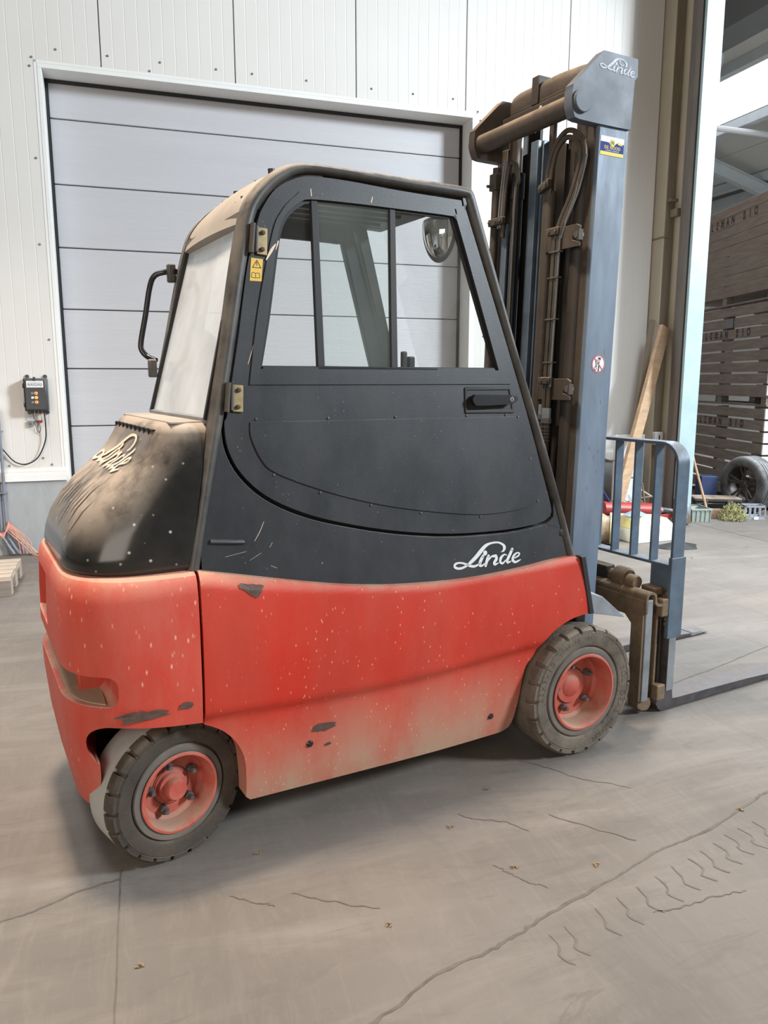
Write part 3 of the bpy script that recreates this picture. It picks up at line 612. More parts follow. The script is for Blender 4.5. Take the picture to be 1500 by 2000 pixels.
def car_wheel():
    c = (4.30, 8.93, 0.0); rr = 0.335
    fr = Matrix.Translation((4.295, 8.99, rr)) @ Matrix.Rotation(R(22), 4, 'Z')
    t = thing('car_wheel', 'car wheel with grooved tyre and dark multi-spoke rim standing against the crates', 'wheel', fr)
    # axis along local x; face towards -x/-y
    prof = []
    for a, b in [(0.215, -0.09), (0.225, -0.105), (0.27, -0.118), (0.31, -0.112), (0.328, -0.095), (0.333, -0.078)]: prof.append((a, b))
    for k in range(4):
        x = -0.066 + k * 0.038; prof += [(rr, x), (rr, x + 0.011), (rr - 0.010, x + 0.012), (rr - 0.010, x + 0.019), (rr, x + 0.020)]
    prof += [(rr, 0.085), (0.328, 0.098), (0.30, 0.115), (0.225, 0.105), (0.215, 0.09)]
    mt = pmat('car_tyre', (0.035, 0.035, 0.037), 0.7, var=0.2, dust=(0.30, 0.30, 0.30), up=0.6, allover=0.25, dscale=6)
    MB().lathe(prof, (0, 0, 0), 'x', 56, closed=True).build('tyre', mt, t)
    mr = pmat('dark_alloy', (0.055, 0.05, 0.05), 0.4, metal=0.7, var=0.2, dust=(0.2, 0.18, 0.16), up=0.3, allover=0.2)
    MB().lathe([(0.222, -0.100), (0.216, -0.104), (0.205, -0.090), (0.198, -0.03), (0.19, 0.09), (0.216, 0.09)], (0, 0, 0), 'x', 48, closed=True).build('rim', mr, t)
    MB().lathe([(0.0001, -0.078), (0.030, -0.078), (0.034, -0.070), (0.070, -0.062), (0.075, -0.02), (0.0001, -0.02)], (0, 0, 0), 'x', 24).build('hub', mr, t)
    for k in range(5):
        for da in (-0.17, 0.17):
            a = k * 2 * pi / 5 + 0.3
            p = Vector((-0.06, 0.055 * math.cos(a + da * 0.6), 0.055 * math.sin(a + da * 0.6))); q = Vector((-0.092, 0.208 * math.cos(a + da), 0.208 * math.sin(a + da)))
            MB().beam(p, q, 0.024, 0.018, up=(1, 0, 0)).build('spoke', mr, t, bevel=0.004)
        MB().cyl((-0.070, 0.05 * math.cos(a + .6), 0.05 * math.sin(a + .6)), (-0.055, 0.05 * math.cos(a + .6), 0.05 * math.sin(a + .6)), 0.009, 8).build('wheel_nut', M_bolt, t)
car_wheel()
tag(MB().tube([(3.64, 8.46, 0.02), (3.53, 8.70, 0.62), (3.44, 8.86, 1.15)], [0.013, 0.014, 0.013], 10).build('broom_handle', M_wood2, frame=Matrix.Identity(4)), 'long wooden broom handle leaning beside the pale green jamb', 'broom handle')
# grey-green ribbed bin
M_bin = pmat('bin_plastic', (0.27, 0.33, 0.30), 0.5, var=0.1, dust=(0.5, 0.5, 0.45), up=0.5, allover=0.2)
t = thing('storage_bin', 'small grey-green ribbed plastic bin on the floor at the foot of the jamb', 'bin', Matrix.Translation((3.40, 8.36, 0)) @ Matrix.Rotation(R(2), 4, 'Z'))
m = MB(); m.loft([[(0.01, 0, 0), (0.21, 0, 0), (0.21, 0.28, 0), (0.01, 0.28, 0)], [(0, -0.01, 0.135), (0.22, -0.01, 0.135), (0.22, 0.3, 0.135), (0, 0.3, 0.135)], [(0.008, -0.002, 0.135), (0.212, -0.002, 0.135), (0.212, 0.292, 0.135), (0.008, 0.292, 0.135)], [(0.016, 0.006, 0.006), (0.204, 0.006, 0.006), (0.204, 0.274, 0.006), (0.016, 0.274, 0.006)]], cap0=True, cap1=True); m.build('bin_body', M_bin, t, smooth=0)
MB().loft([[(-0.006, -0.018, 0.13), (0.226, -0.018, 0.13), (0.226, 0.306, 0.13), (-0.006, 0.306, 0.13)], [(-0.006, -0.018, 0.146), (0.226, -0.018, 0.146), (0.226, 0.306, 0.146), (-0.006, 0.306, 0.146)], [(0.006, 0.0, 0.146), (0.214, 0.0, 0.146), (0.214, 0.292, 0.146), (0.006, 0.292, 0.146)]]).build('rim', M_bin, t, smooth=0)
for x in (0.055, 0.105, 0.155, 0.208): MB().beam((x, -0.004, 0.002), (x, -0.014, 0.132), 0.007, 0.010, up=(0, 1, 0)).build('rib', M_bin, t, smooth=0)
# dark toolbox, blue box, grass heap, small crate
t = thing('tool_case', 'black plastic tool case lying between the bin and the car wheel', 'tool case', Matrix.Translation((3.60, 8.80, 0)) @ Matrix.Rotation(R(-8), 4, 'Z'))
MB().box((0, 0, 0), (0.52, 0.25, 0.15)).build('case_body', M_black, t, bevel=0.015); MB().box((-0.005, -0.005, 0.152), (0.525, 0.255, 0.205)).build('case_lid', pmat('case_lid', (0.02, 0.02, 0.022), 0.6, dust=DUST, up=0.8, allover=0.1), t, bevel=0.015)
for x in (0.10, 0.36): MB().box((x, -0.012, 0.12), (x + 0.05, 0.0, 0.18)).build('latch', M_bolt, t, bevel=0.003)
tag(MB().box((0, 0, 0), (0.2, 0.18, 0.42)).build('blue_box', pmat('dark_blue', (0.02, 0.035, 0.10), 0.6), frame=Matrix.Translation((3.78, 9.08, 0)), bevel=0.01), 'dark blue box in the shade behind the tool case', 'box')
tag(MB().box((0, 0, 0), (0.16, 0.12, 0.10)).build('cardboard_box', pmat('brown_card', (0.22, 0.15, 0.09), 0.8), frame=Matrix.Translation((3.69, 8.56, 0)), bevel=0.004), 'low brown box between the ribbed bin and the dry grass', 'box')
M_grass = pmat('dry_grass', (0.34, 0.33, 0.15), 0.9, var=0.45, scale=30)
m = MB()
for k in range(420):
    a = random.uniform(0, 2 * pi); r = 0.15 * math.sqrt(random.random()); h = 0.19 * (1 - (r / 0.17) ** 2)
    z = random.uniform(0.0, max(0.02, h)); p = Vector((r * math.cos(a), r * math.sin(a), z + 0.006)); d = Vector((random.uniform(-1, 1), random.uniform(-1, 1), random.uniform(-0.5, 0.9))).normalized() * random.uniform(0.02, 0.045)
    q = p + d; q.z = max(0.004, q.z); q2 = q + Vector((random.uniform(-.02, .02), random.uniform(-.02, .02), -0.02)); q2.z = max(0.004, q2.z)
    m.beam(p, q, 0.0055, 0.003); m.beam(q, q2, 0.005, 0.003)
o = m.build('dry_grass_heap', M_grass, frame=Matrix.Translation((3.915, 8.50, 0)), smooth=0); tag(o, 'heap of dry yellow-green grass on the floor in front of the car wheel', 'grass'); o['kind'] = 'stuff'
M_ccrate = pmat('grey_plastic_crate', (0.30, 0.32, 0.36), 0.5, var=0.1)
t = thing('plastic_crate', 'small grey lattice plastic crate beside the dry grass heap', 'crate', Matrix.Translation((4.07, 8.52, 0)) @ Matrix.Rotation(R(-5), 4, 'Z'))
MB().box((0, 0, 0), (0.22, 0.18, 0.012)).build('base', M_ccrate, t)
for z in (0.012, 0.135): MB().box((0, 0, z), (0.22, 0.012, z + 0.02)).box((0, 0.168, z), (0.22, 0.18, z + 0.02)).box((0, 0, z), (0.012, 0.18, z + 0.02)).box((0.208, 0, z), (0.22, 0.18, z + 0.02)).build('rail', M_ccrate, t, smooth=0)
for x in (0, 0.05, 0.1, 0.155, 0.208): MB().box((x, 0, 0.03), (x + 0.012, 0.01, 0.14)).box((x, 0.17, 0.03), (x + 0.012, 0.18, 0.14)).build('upright', M_ccrate, t, smooth=0)
tag(MB().box((0, 0, 0), (0.05, 0.002, 0.03)).build('paper_tag', M_white, frame=Matrix.Translation((4.16, 8.495, 0.002)), smooth=0), 'white paper tag on the front of the grey plastic crate', 'tag')

# ---- clutter by the corner, seen through the load backrest
t = thing('leaning_timber', 'pale wooden board leaning against the corner post', 'timber', MW)
MB().beam((5.64, -0.52, 0.02), (6.37, -0.26, 2.12), 0.15, 0.045, up=(0.3, -1, 0)).build('board', M_wood2, t, smooth=0, bevel=0.003)
t2 = thing('leaning_timber', 'darker narrow board leaning behind the pale board at the corner', 'timber', MW)
MB().beam((5.98, -0.18, 0.02), (6.27, -0.17, 2.2), 0.06, 0.03, up=(0, -1, 0)).build('board', M_postd, t2, smooth=0)
tag(MB().box((5.80, -0.27, 0.0), (6.18, -0.24, 0.95)).build('white_sheet', M_white, frame=MW, smooth=0), 'white sheet with bent wire hooks standing against the wall behind the backrest', 'sheet')
for k, (s, z) in enumerate(((6.02, 0.62), (6.02, 0.50), (5.75, 0.70))):
    cable('wire_hook', ('rusty bent wire hook on the white sheet, upper right', 'rusty bent wire hook on the white sheet, lower right', 'rusty bent wire hook on the white sheet, upper left')[k], [(s - 0.1, -0.31, z), (s - 0.02, -0.33, z - 0.02), (s + 0.03, -0.33, z - 0.01), (s + 0.03, -0.33, z + 0.035)], 0.008, M_carr, 'hook', n=3)
tag(MB().cyl((5.28, -0.25, 0.775), (5.62, -0.20, 0.775), 0.07, 20).build('grey_pipe_section', M_grey, frame=MW), 'grey pipe section leaning at the wall left of the white sheet', 'pipe')
tag(MB().box((5.30, -0.36, 0), (5.56, -0.12, 0.70)).build('cardboard_carton', pmat('carton', (0.45, 0.28, 0.18), 0.85, var=0.15), frame=MW, bevel=0.01), 'brown carton at the wall just beside the mast', 'carton')
M_jack = pmat('jack_red', (0.30, 0.035, 0.03), 0.4, var=0.15)
t = thing('trolley_jack', 'red trolley jack lying on the floor by the wall', 'jack', MWo(5.85, -0.66, 0))
MB().tube([(-0.45, 0, 0.22), (0.25, 0, 0.16)], 0.075, 16).build('jack_body', M_jack, t); MB().tube([(0.25, 0, 0.16), (0.42, 0, 0.13)], 0.045, 14).build('piston', M_steel, t)
for y in (-0.09, 0.08): MB().box((-0.5, y, 0.03), (0.45, y + 0.012, 0.13)).build('side_plate', M_jack, t, bevel=0.004)
for x in (-0.4, 0.38): MB().cyl((x, -0.12, 0.05), (x, 0.12, 0.05), 0.05, 16).build('wheel', M_bolt, t)
m = MB(); m.cyl((-0.3, 0.0, 0.20), (-0.75, -0.05, 0.75), 0.015, 10); m.build('handle', pmat('navy', (0.02, 0.03, 0.12), 0.4), t)
t = thing('steel_bracket', 'rusty steel angle bracket with a coil lying at the foot of the corner post', 'bracket', MWo(6.36, -0.80, 0))
MB().poly([(0, 0.02), (0.22, 0.02), (0.22, 0.08), (0.06, 0.30), (0, 0.30)], [[(0.03, 0.05), (0.15, 0.05), (0.05, 0.22), (0.03, 0.22)]], 0, 0.03, lambda u, v, o: (u - 0.15, o, v)).build('angle_frame', M_carr, t, smooth=0)
MB().lathe([(0.03, 0), (0.055, 0), (0.055, 0.02), (0.03, 0.02)], (-0.05, -0.03, 0.12), 'y', 20, closed=True).build('coil', M_grey, t)
M_pyel = pmat('pale_yellow', (0.80, 0.73, 0.40), 0.5, var=0.08)
t = thing('plastic_roll', 'brown plastic-wrapped roll with a pale yellow end disc on the floor behind the backrest', 'roll', MW @ Matrix.Translation((5.00, -1.34, 0.155)) @ Matrix.Rotation(R(-32), 4, 'Z'))
m = MB(); rings = []
for k in range(12):
    x = -0.62 + k * 0.062; rr = 0.135 + 0.014 * math.sin(k * 2.3)
    rings.append([(x, (rr + 0.008 * math.sin(5 * a + k)) * math.cos(a), (rr + 0.008 * math.sin(5 * a + k)) * math.sin(a)) for a in [2 * pi * j / 24 for j in range(24)]])
m.loft(rings, cap0=True, cap1=True); m.build('wrapped_roll', pmat('dusty_wrap', (0.40, 0.31, 0.20), 0.5, var=0.3, scale=9, bump=0.3, bscale=20), t, smooth=60)
MB().lathe([(0.0001, 0.02), (0.05, 0.02), (0.055, 0.012), (0.118, 0.012), (0.122, 0.022), (0.150, 0.022), (0.154, 0.0), (0.150, -0.05)], (0.07, 0, 0), 'x', 36).build('end_disc', M_pyel, t)
t = thing('yellow_panel', 'pale yellow topped box panel lying on the floor between roll and jamb', 'panel', MW @ Matrix.Translation((5.26, -1.42, 0)) @ Matrix.Rotation(R(3), 4, 'Z'))
MB().loft([[(0, 0, 0.0), (0.50, 0, 0), (0.50, 0.34, 0), (0, 0.34, 0)], [(0, 0, 0.13), (0.50, 0, 0.13), (0.50, 0.34, 0.13), (0, 0.34, 0.13)]], cap0=True, cap1=True).build('side_box', M_white, t, smooth=0, bevel=0.006)
MB().loft([[(0, 0, 0.131), (0.50, 0, 0.131), (0.50, 0.34, 0.131), (0, 0.34, 0.131)], [(0.0, 0.10, 0.25), (0.46, 0.10, 0.21), (0.46, 0.32, 0.21), (0, 0.32, 0.25)]], cap0=True, cap1=True).build('yellow_top', M_pyel, t, smooth=0, bevel=0.006)
rings = []
for k in range(5):
    r = 0.17 * (1 - k / 4.3); rings.append([(r * math.cos(a) * (1.3 + 0.2 * math.sin(3 * a)), r * math.sin(a) * (0.8 + 0.15 * math.sin(4 * a)), 0.002 + 0.012 * k + 0.004 * math.sin(6 * a)) for a in [2 * pi * j / 28 for j in range(28)]])
tag(MB().loft(rings, cap0=True, cap1=True).build('black_rag', M_rubber, frame=MWo(5.56, -1.66, 0), smooth=60), 'crumpled black rag on the floor right of the backrest', 'rag')
tag(MB().loft([[(x * 0.6, y * 0.5, z * 1.1) for x, y, z in r] for r in rings], cap0=True, cap1=True).build('blue_rag', pmat('rag_blue', (0.20, 0.25, 0.30), 0.9), frame=MWo(5.33, -1.30, 0.255), smooth=60), 'crumpled grey-blue rag on top of the yellow panel', 'rag')
t = thing('wall_socket', 'small white socket box with a black slot on the timber post', 'socket', MWo(6.36, -0.19, 0.90))
MB().box((-0.02, -0.06, -0.07), (0.08, 0.0, 0.07)).build('socket_body', M_white, t, bevel=0.006); MB().box((0.022, -0.063, -0.035), (0.036, -0.059, 0.035)).build('slot', M_ink, t)
t = thing('twig_pile', 'tangle of dry sticks and cable between the jack and the corner post', 'sticks', MWo(6.06, -0.42, 0))
for k in range(12):
    p = Vector((random.uniform(-.1, .1), random.uniform(-.05, .05), random.uniform(0.12, 0.34))); d = Vector((random.uniform(-1, 1), random.uniform(-.3, .3), random.uniform(-.5, .5))).normalized() * 0.11
    MB().cyl(p - d, p + d, 0.009, 6).build('stick', M_postd if k % 2 else M_post, t)
tag(MB().lathe([(0.0001, 0.22), (0.05, 0.22), (0.06, 0.20), (0.06, 0.0), (0.0001, 0.0)], (0, 0, 0), 'z', 20).build('grey_tin', M_grey, frame=MWo(6.42, -0.71, 0)), 'small grey tin on the floor against the jamb foot', 'tin')

# ================================================================== THE FORKLIFT
YC = 0.54
FL = thing('forklift', 'dusty red and black forklift with enclosed cab and tall mast', 'forklift', MT)
ysf = lambda z: 0.085 + 0.095 * (z - 0.85)
cp = lambda x, z, o: (x, ysf(z) + o, z)
cpm = lambda x, z, o: (x, 2 * YC - (ysf(z) + o), z)

# ---- red side panels
def side_y(x, z):
    # bulging upper part, a crease, and a recessed skirt that tucks in towards the bottom
    zt = 0.96 - 0.14 * max(0, min(1, (x + 1.62) / 0.8)) ** 0.8
    if x > -0.8: zt = 0.82 + 0.02 * max(0, (x + 0.6)) / 0.6
    zc = 0.495 - 0.03 * math.sin(max(0, min(1, (x + 1.62) / 1.3)) * pi)
    if z > zc + 0.02:
        t = (z - zc) / (zt + 0.04 - zc); return 0.022 + 0.012 * (1 - math.sin(min(1, t) * pi)) + 0.05 * max(0, t - 0.86) / 0.14 * max(0, t - 0.86) / 0.14
    if z > zc - 0.012: return 0.034 + 0.020 * (zc + 0.02 - z) / 0.032
    t = (zc - 0.012 - z) / 0.33; return 0.054 + 0.014 * t + 0.028 * t ** 3
def body_block(side):
    m = MB(); xs = [-1.6215 + i * (1.65 / 44) for i in range(45)]; zs_ = [0.09 + i * (0.93 / 62) for i in range(63)]
    fy = (lambda y: y) if side > 0 else (lambda y: 2 * YC - y)
    for x in xs:
        for z in zs_: m.v.append((x, fy(side_y(x, z)), z))
    K = len(zs_)
    for i in range(len(xs) - 1):
        for j in range(K - 1): m.f.append((i * K + j, (i + 1) * K + j, (i + 1) * K + j + 1, i * K + j + 1))
    # close to the inner side
    o = len(m.v)
    for x in (xs[0], xs[-1]):
        for z in (zs_[0], zs_[-1]): m.v.append((x, fy(0.24), z))
    m.f += [tuple(list(range(K)) + [o + 1, o]), tuple(list(range((len(xs) - 1) * K, len(xs) * K))[::-1] + [o + 2, o + 3])]
    m.f += [tuple([i * K for i in range(len(xs))] + [o + 2, o]), tuple([i * K + K - 1 for i in range(len(xs))][::-1] + [o + 1, o + 3]), (o, o + 1, o + 3, o + 2)]
    return m.build('side_panel', M_red, FL)
OUT = [(-1.617, .972), (-1.473, .940), (-1.265, .893), (-1.077, .857), (-.873, .833), (-.607, .820), (-.366, .829), (-.186, .844), (-.075, .845), (-.052, .830), (-.010, .607), (-.030, .603), (-.11, .591), (-.19, .557), (-.241, .512), (-.278, .454), (-.316, .407), (-.332, .281), (-.345, .19), (-.360, .155), (-.395, .142),
       (-.455, .140), (-.724, .139), (-1.055, .145), (-1.257, .148), (-1.46, .150), (-1.476, .166), (-1.478, .248), (-1.486, .323), (-1.512, .384), (-1.548, .428), (-1.581, .453), (-1.617, .473)]
OUTS = crs(OUT, True, 4, 42)
for sd in (1, -1):
    b_ = body_block(sd)
    ya, yb = (-0.1, 0.21) if sd > 0 else (2 * YC - 0.21, 2 * YC + 0.1)
    c_ = MB().poly(OUTS, [], ya, yb, lambda u, v, o: (u, o, v)).build('cutter', M_red, smooth=0, frame=MT)
    boolean(b_, c_, 'INTERSECT')
    b_.modifiers.new('b', 'BEVEL'); md = b_.modifiers['b']; md.width = 0.007; md.segments = 3; md.limit_method = 'ANGLE'; md.angle_limit = R(55)
M_plug = M_black
for x, z in ((-0.467, 0.235), (-1.252, 0.315)):
    MB().lathe([(0.0001, -0.008), (0.008, -0.008), (0.012, -0.004), (0.012, 0.01)], (x, side_y(x, z) + 0.001, z), 'y', 18).build('body_plug', M_plug, FL, label='round black plug in the red skirt')
# scuffs: bare patches on the red paint
def patch(name, pts, fn, mat, off=-0.0012):
    m = MB(); P = crs(pts, True, 3, 60); c = (sum(p[0] for p in P) / len(P), sum(p[1] for p in P) / len(P))
    P = [(c[0] + (a - c[0]) * random.uniform(0.8, 1.15), c[1] + (b - c[1]) * random.uniform(0.75, 1.2)) for a, b in P]
    m.v = [fn(c[0], c[1], off)] + [fn(a, b, off) for a, b in P]; k = len(P); m.f = [(0, 1 + i, 1 + (i + 1) % k) for i in range(k)]
    return m.build(name, mat, FL, smooth=0, norm=False)
M_scuf = pmat('paint_scuff', (0.075, 0.042, 0.034), 0.7, var=0.3, scale=40)
bp_ = lambda x, z, o: (x, side_y(x, z) + o, z)
patch('paint_scuff', [(-1.25, .375), (-1.20, .385), (-1.155, .372), (-1.165, .355), (-1.21, .352), (-1.245, .358)], bp_, M_scuf, -0.002)
patch('paint_scuff', [(-1.505, .925), (-1.45, .918), (-1.41, .905), (-1.43, .88), (-1.44, .862), (-1.465, .885)], bp_, M_scuf, -0.003)
patch('paint_scuff', [(-1.20, .300), (-1.175, .305), (-1.17, .295), (-1.19, .292)], bp_, M_scuf, -0.002)
# ---- chassis core between the panels
M_ch = pmat('chassis_dark', (0.012, 0.011, 0.010), 0.8, dust=DUST, up=0.5, allover=0.05)
MB().box((-1.60, 0.21, 0.16), (-0.02, 0.87, 0.80)).box((-1.60, 0.12, 0.55), (-0.36, 0.96, 0.86)).box((-1.60, 0.10, 0.80), (-0.05, 0.98, 0.865)).build('chassis', M_ch, FL, smooth=0)
MB().box((-1.60, 0.075, 0.85), (-0.11, 0.14, 0.865)).build('sill_shelf', M_red, FL, smooth=0)

# ---- counterweight
def plan(xr, ys, xf, r, e=2.4, n=14):
    """closed outline: front edge at xf, rear at xr, sides at ys / mirrored, rounded rear corners"""
    P = [(xf, ys)]
    for i in range(n + 1):
        a = i / n * pi / 2; ca, sa = math.sin(a), math.cos(a)
        P.append((xr + r - r * ca ** (2 / e), ys + r - r * sa ** (2 / e)))
    Q = [(a, 2 * YC - b) for a, b in reversed(P)]
    return P + Q
m = MB(); rings = []
for z, xr, ys, r in [(0.20, -1.965, 0.110, 0.24), (0.215, -1.975, 0.095, 0.25), (0.35, -1.995, 0.050, 0.27), (0.47, -2.005, 0.038, 0.28), (0.52, -2.008, 0.030, 0.28), (0.60, -2.008, 0.024, 0.28), (0.80, -2.005, 0.022, 0.28), (0.90, -2.0, 0.026, 0.28), (0.945, -1.995, 0.034, 0.28), (0.963, -1.985, 0.044, 0.28), (0.970, -1.970, 0.060, 0.28)]:
    rings.append([(a, b, z) for a, b in plan(xr, ys, -1.626, r)])
m.loft(rings, cap0=True, cap1=True); cw = m.build('counterweight', M_redc, FL)
arch = [(-1.50, -0.2), (-1.50, .47), (-1.626, .488), (-1.732, .500), (-1.867, .518), (-1.915, .518), (-1.945, .500), (-1.958, .470), (-1.955, .43), (-1.935, .39), (-1.925, .34), (-1.935, -0.2)]
arch = crs(arch, True, 3, 50)
for ya, yb in ((-0.1, 0.37), (0.71, 1.2)):
    c_ = MB().poly(arch, [], ya, yb, lambda u, v, o: (u, o, v)).build('cutter', M_redc, smooth=0, frame=MT); boolean(cw, c_)
po = plan(-2.2, -0.2, -1.88, 0.30); pi_ = plan(-1.885, 0.175, -1.80, 0.16); pi_ = [(-1.875, 0.20)] + [q for q in pi_ if q[0] < -1.872] + [(-1.875, 0.88)]
SL = crs([(-2.2, .62), (-2.2, .69), (-1.95, .69), (-1.905, .675), (-1.88, .64), (-1.89, .605), (-1.915, .595), (-1.95, .60)], True, 3, 60)
c_ = MB().poly([(-2.3, -.3), (-1.86, -.3), (-1.875, .2), (-1.885, .30), (-1.885, .78), (-1.875, .88), (-1.86, 1.4), (-2.3, 1.4)], [], 0.585, 0.680, lambda u, v, o: (u, v, o)).build('cutter', M_redc, smooth=0, frame=MT)
md = c_.modifiers.new('b', 'BEVEL'); md.width = 0.03; md.segments = 4; md.limit_method = 'ANGLE'; md.angle_limit = R(60); boolean(cw, c_)
c_ = MB().box((-2.05, 0.56, 0.72), (-1.97, 0.86, 0.90)).build('cutter', M_redc, smooth=0, frame=MT); boolean(cw, c_)
md = cw.modifiers.new('b', 'BEVEL'); md.width = 0.006; md.segments = 2; md.limit_method = 'ANGLE'; md.angle_limit = R(50)
for y in (0.24, 0.77): MB().box((-1.955, y, 0.58), (-1.87, y + 0.07, 0.69)).build('slot_web', M_redc, FL, bevel=0.004)
m = MB(); m.poly([q for q in plan(-1.990, 0.040, -1.80, 0.27) if q[0] < -1.895] + [(-1.888, .80), (-1.888, .28)], [], 0.5855, 0.589, lambda u, v, o: (u, v, o)).build('slot_dust', pmat('beige_dust', (0.38, 0.29, 0.20), 0.9, var=0.12), FL, smooth=0, label='beige dust lying in the counterweight slot')
patch('paint_scuff', [(-1.885, .560), (-1.84, .572), (-1.80, .568), (-1.74, .562), (-1.73, .545), (-1.79, .538), (-1.87, .535)], lambda x, z, o: (x, 0.0265 + o + max(0, -1.76 - x) ** 2 * 1.1, z), M_scuf, -0.003)
patch('paint_scuff', [(-1.70, .567), (-1.675, .575), (-1.655, .562), (-1.67, .550), (-1.70, .552)], lambda x, z, o: (x, 0.0265 + o, z), M_scuf, -0.003)

# ---- rear wheels and front wheels
def wheel(name, cx, cy, cz, r, w, rim_r, side, steer, mt, mtread, lugs, text_on):
    """side = +1 near side (outer face towards -y)"""
    rot = Matrix.Translation((cx, cy, cz)) @ Matrix.Rotation(R(steer), 4, 'Z') @ (Matrix.Identity(4) if side > 0 else Matrix.Rotation(pi, 4, 'Z'))
    wt = bpy.data.objects.new(name, None); COL.objects.link(wt); wt.parent = FL; wt.matrix_local = rot
    # outer face at local y = 0, wheel body runs to y = w
    k = r - rim_r
    prof = [(rim_r - 0.002, 0.012), (rim_r + 0.010, 0.004), (rim_r + 0.13 * k, 0.004), (rim_r + 0.20 * k, 0.008), (rim_r + 0.30 * k, 0.012), (rim_r + 0.34 * k, 0.003), (rim_r + 0.42 * k, 0.0), (rim_r + 0.74 * k, 0.0),
            (rim_r + 0.76 * k, 0.004), (rim_r + 0.79 * k, 0.0), (r - 0.022, 0.003), (r - 0.015, 0.012), (r - 0.010, 0.03), (r - 0.013, w - 0.01), (r - 0.015, w - 0.007), (r - 0.022, w), (rim_r, w - 0.01)]
    ty = MB().lathe(prof, (0, 0, 0), 'y', 72, closed=True).build('tyre', mt, wt, smooth=28)
    # tread band in the middle, lug blocks on both shoulders
    MB().lathe([(r - 0.012, 0.045), (r - 0.002, 0.047), (r, 0.055), (r, w - 0.02), (r - 0.004, w - 0.010), (r - 0.012, w - 0.006)], (0, 0, 0), 'y', 72, closed=True).build('tread_band', mtread, wt, smooth=40)
    for i in range(lugs):
        a0 = 2 * pi * i / lugs; a1 = a0 + 2 * pi / lugs * (0.80 + random.uniform(-0.03, 0.03))
        for y0, y1, ye in ((0.0015, 0.046, 1),):
            m = MB(); rr = []
            for j in range(4):
                a = a0 + (a1 - a0) * j / 3; ca, sa = math.cos(a), math.sin(a)
                rr.append([(q * ca, y, q * sa) for q, y in ((r - 0.028, y0), (r - 0.010, y0), (r - 0.002, y0 + 0.010 * ye), (r, y0 + 0.018 * ye), (r, y1), (r - 0.014, y1), (r - 0.014, y0 + 0.01 * ye))])
            m.loft(rr, cap0=True, cap1=True); m.build('tread_lug', [mt if ye > 0 else mtread], wt, smooth=0)
    MB().lathe([(rim_r + 0.003, 0.0035), (rim_r + 0.13 * k, 0.001), (rim_r + 0.24 * k, 0.002), (rim_r + 0.27 * k, 0.009), (rim_r + 0.003, 0.012)], (0, 0, 0), 'y', 64, closed=True).build('tyre_bead', M_bead, wt, smooth=40)
    d = 0.085 if w > 0.17 else 0.065
    MB().lathe([(rim_r + 0.004, -0.001), (rim_r + 0.002, -0.005), (rim_r - 0.006, -0.006), (rim_r - 0.011, 0.0), (rim_r - 0.016, 0.02), (rim_r - 0.020, d - 0.01), (rim_r - 0.032, d), (0.0001, d), (0.0001, d + 0.02), (rim_r, d + 0.02), (rim_r, w - 0.02)], (0, 0, 0), 'y', 64).build('rim', M_red2, wt, smooth=35)
    # hub and nuts
    hr = rim_r * 0.40
    if text_on: MB().lathe([(0.0001, d - 0.016), (hr * 0.62, d - 0.014), (hr * 0.75, d - 0.008), (hr * 1.15, d - 0.008), (hr * 1.2, d)], (0, 0, 0), 'y', 32).build('hub', M_red2, wt)
    else: MB().lathe([(0.0001, d - 0.050), (hr * 0.60, d - 0.050), (hr * 0.68, d - 0.044), (hr * 0.68, d - 0.020), (hr * 0.92, d - 0.018), (hr * 0.95, d - 0.004), (hr * 1.1, d - 0.004), (hr * 1.12, d)], (0, 0, 0), 'y', 32).build('hub', M_red2, wt)
    MB().lathe([(hr * 1.20, d - 0.0015), (hr * 1.24, d - 0.0015)], (0, 0, 0), 'y', 32).build('hub_gap', M_black, wt, smooth=0)
    nb = 5
    for i in range(nb):
        a = 2 * pi * i / nb + 0.5; br = rim_r * 0.60
        MB().lathe([(0.0001, d - 0.038), (0.007, d - 0.038), (0.009, d - 0.030), (0.009, d - 0.020), (0.0145, d - 0.020), (0.0145, d)], (br * math.cos(a), 0, br * math.sin(a)), 'y', 12).build('wheel_nut', M_bolt, wt, smooth=30)
    if text_on:
        for txt, ac, rad, sz in (('SOLIDEAL', -8, rim_r + 0.60 * k, 0.040), ('(200/50-10)', 104, rim_r + 0.62 * k, 0.024), ('23x9-10', 158, rim_r + 0.60 * k, 0.036), ('MAGNUM', -58, rim_r + 0.60 * k, 0.030)):
            cw_ = sz * 0.72 / rad; n_ = len(txt)
            for j, ch in enumerate(txt):
                if ch == ' ': continue
                an = R(ac) + ((n_ - 1) / 2 - j) * cw_
                ca, sa = math.cos(an), math.sin(an)
                text(ch, sz, mt if False else M_tyref, ty, lambda x, y, o, ca=ca, sa=sa: ((rad + y) * ca + x * sa, -0.0015 - o, (rad + y) * sa - x * ca), name='embossed_letter')
    return wt
wheel('front_wheel', -0.043, 0.0, 0.275, 0.275, 0.20, 0.160, 1, 0, M_tyref, M_tyref, 22, True)
wheel('front_wheel', -0.043, 2 * YC, 0.275, 0.275, 0.20, 0.160, -1, 0, M_tyref, M_tyref, 22, False)
wheel('rear_wheel', -1.690, 0.105, 0.235, 0.235, 0.170, 0.131, 1, 14, M_tyre, M_tread, 22, False)
wheel('rear_wheel', -1.690, 2 * YC - 0.105, 0.235, 0.235, 0.170, 0.131, -1, 14, M_tyre, M_tread, 22, False)
MB().cyl((-1.69, 0.28, 0.235), (-1.69, 0.80, 0.235), 0.05, 14).build('steer_axle', M_ch, FL); MB().cyl((-0.043, 0.19, 0.275), (-0.043, 0.89, 0.275), 0.08, 16).build('drive_axle', M_ch, FL)
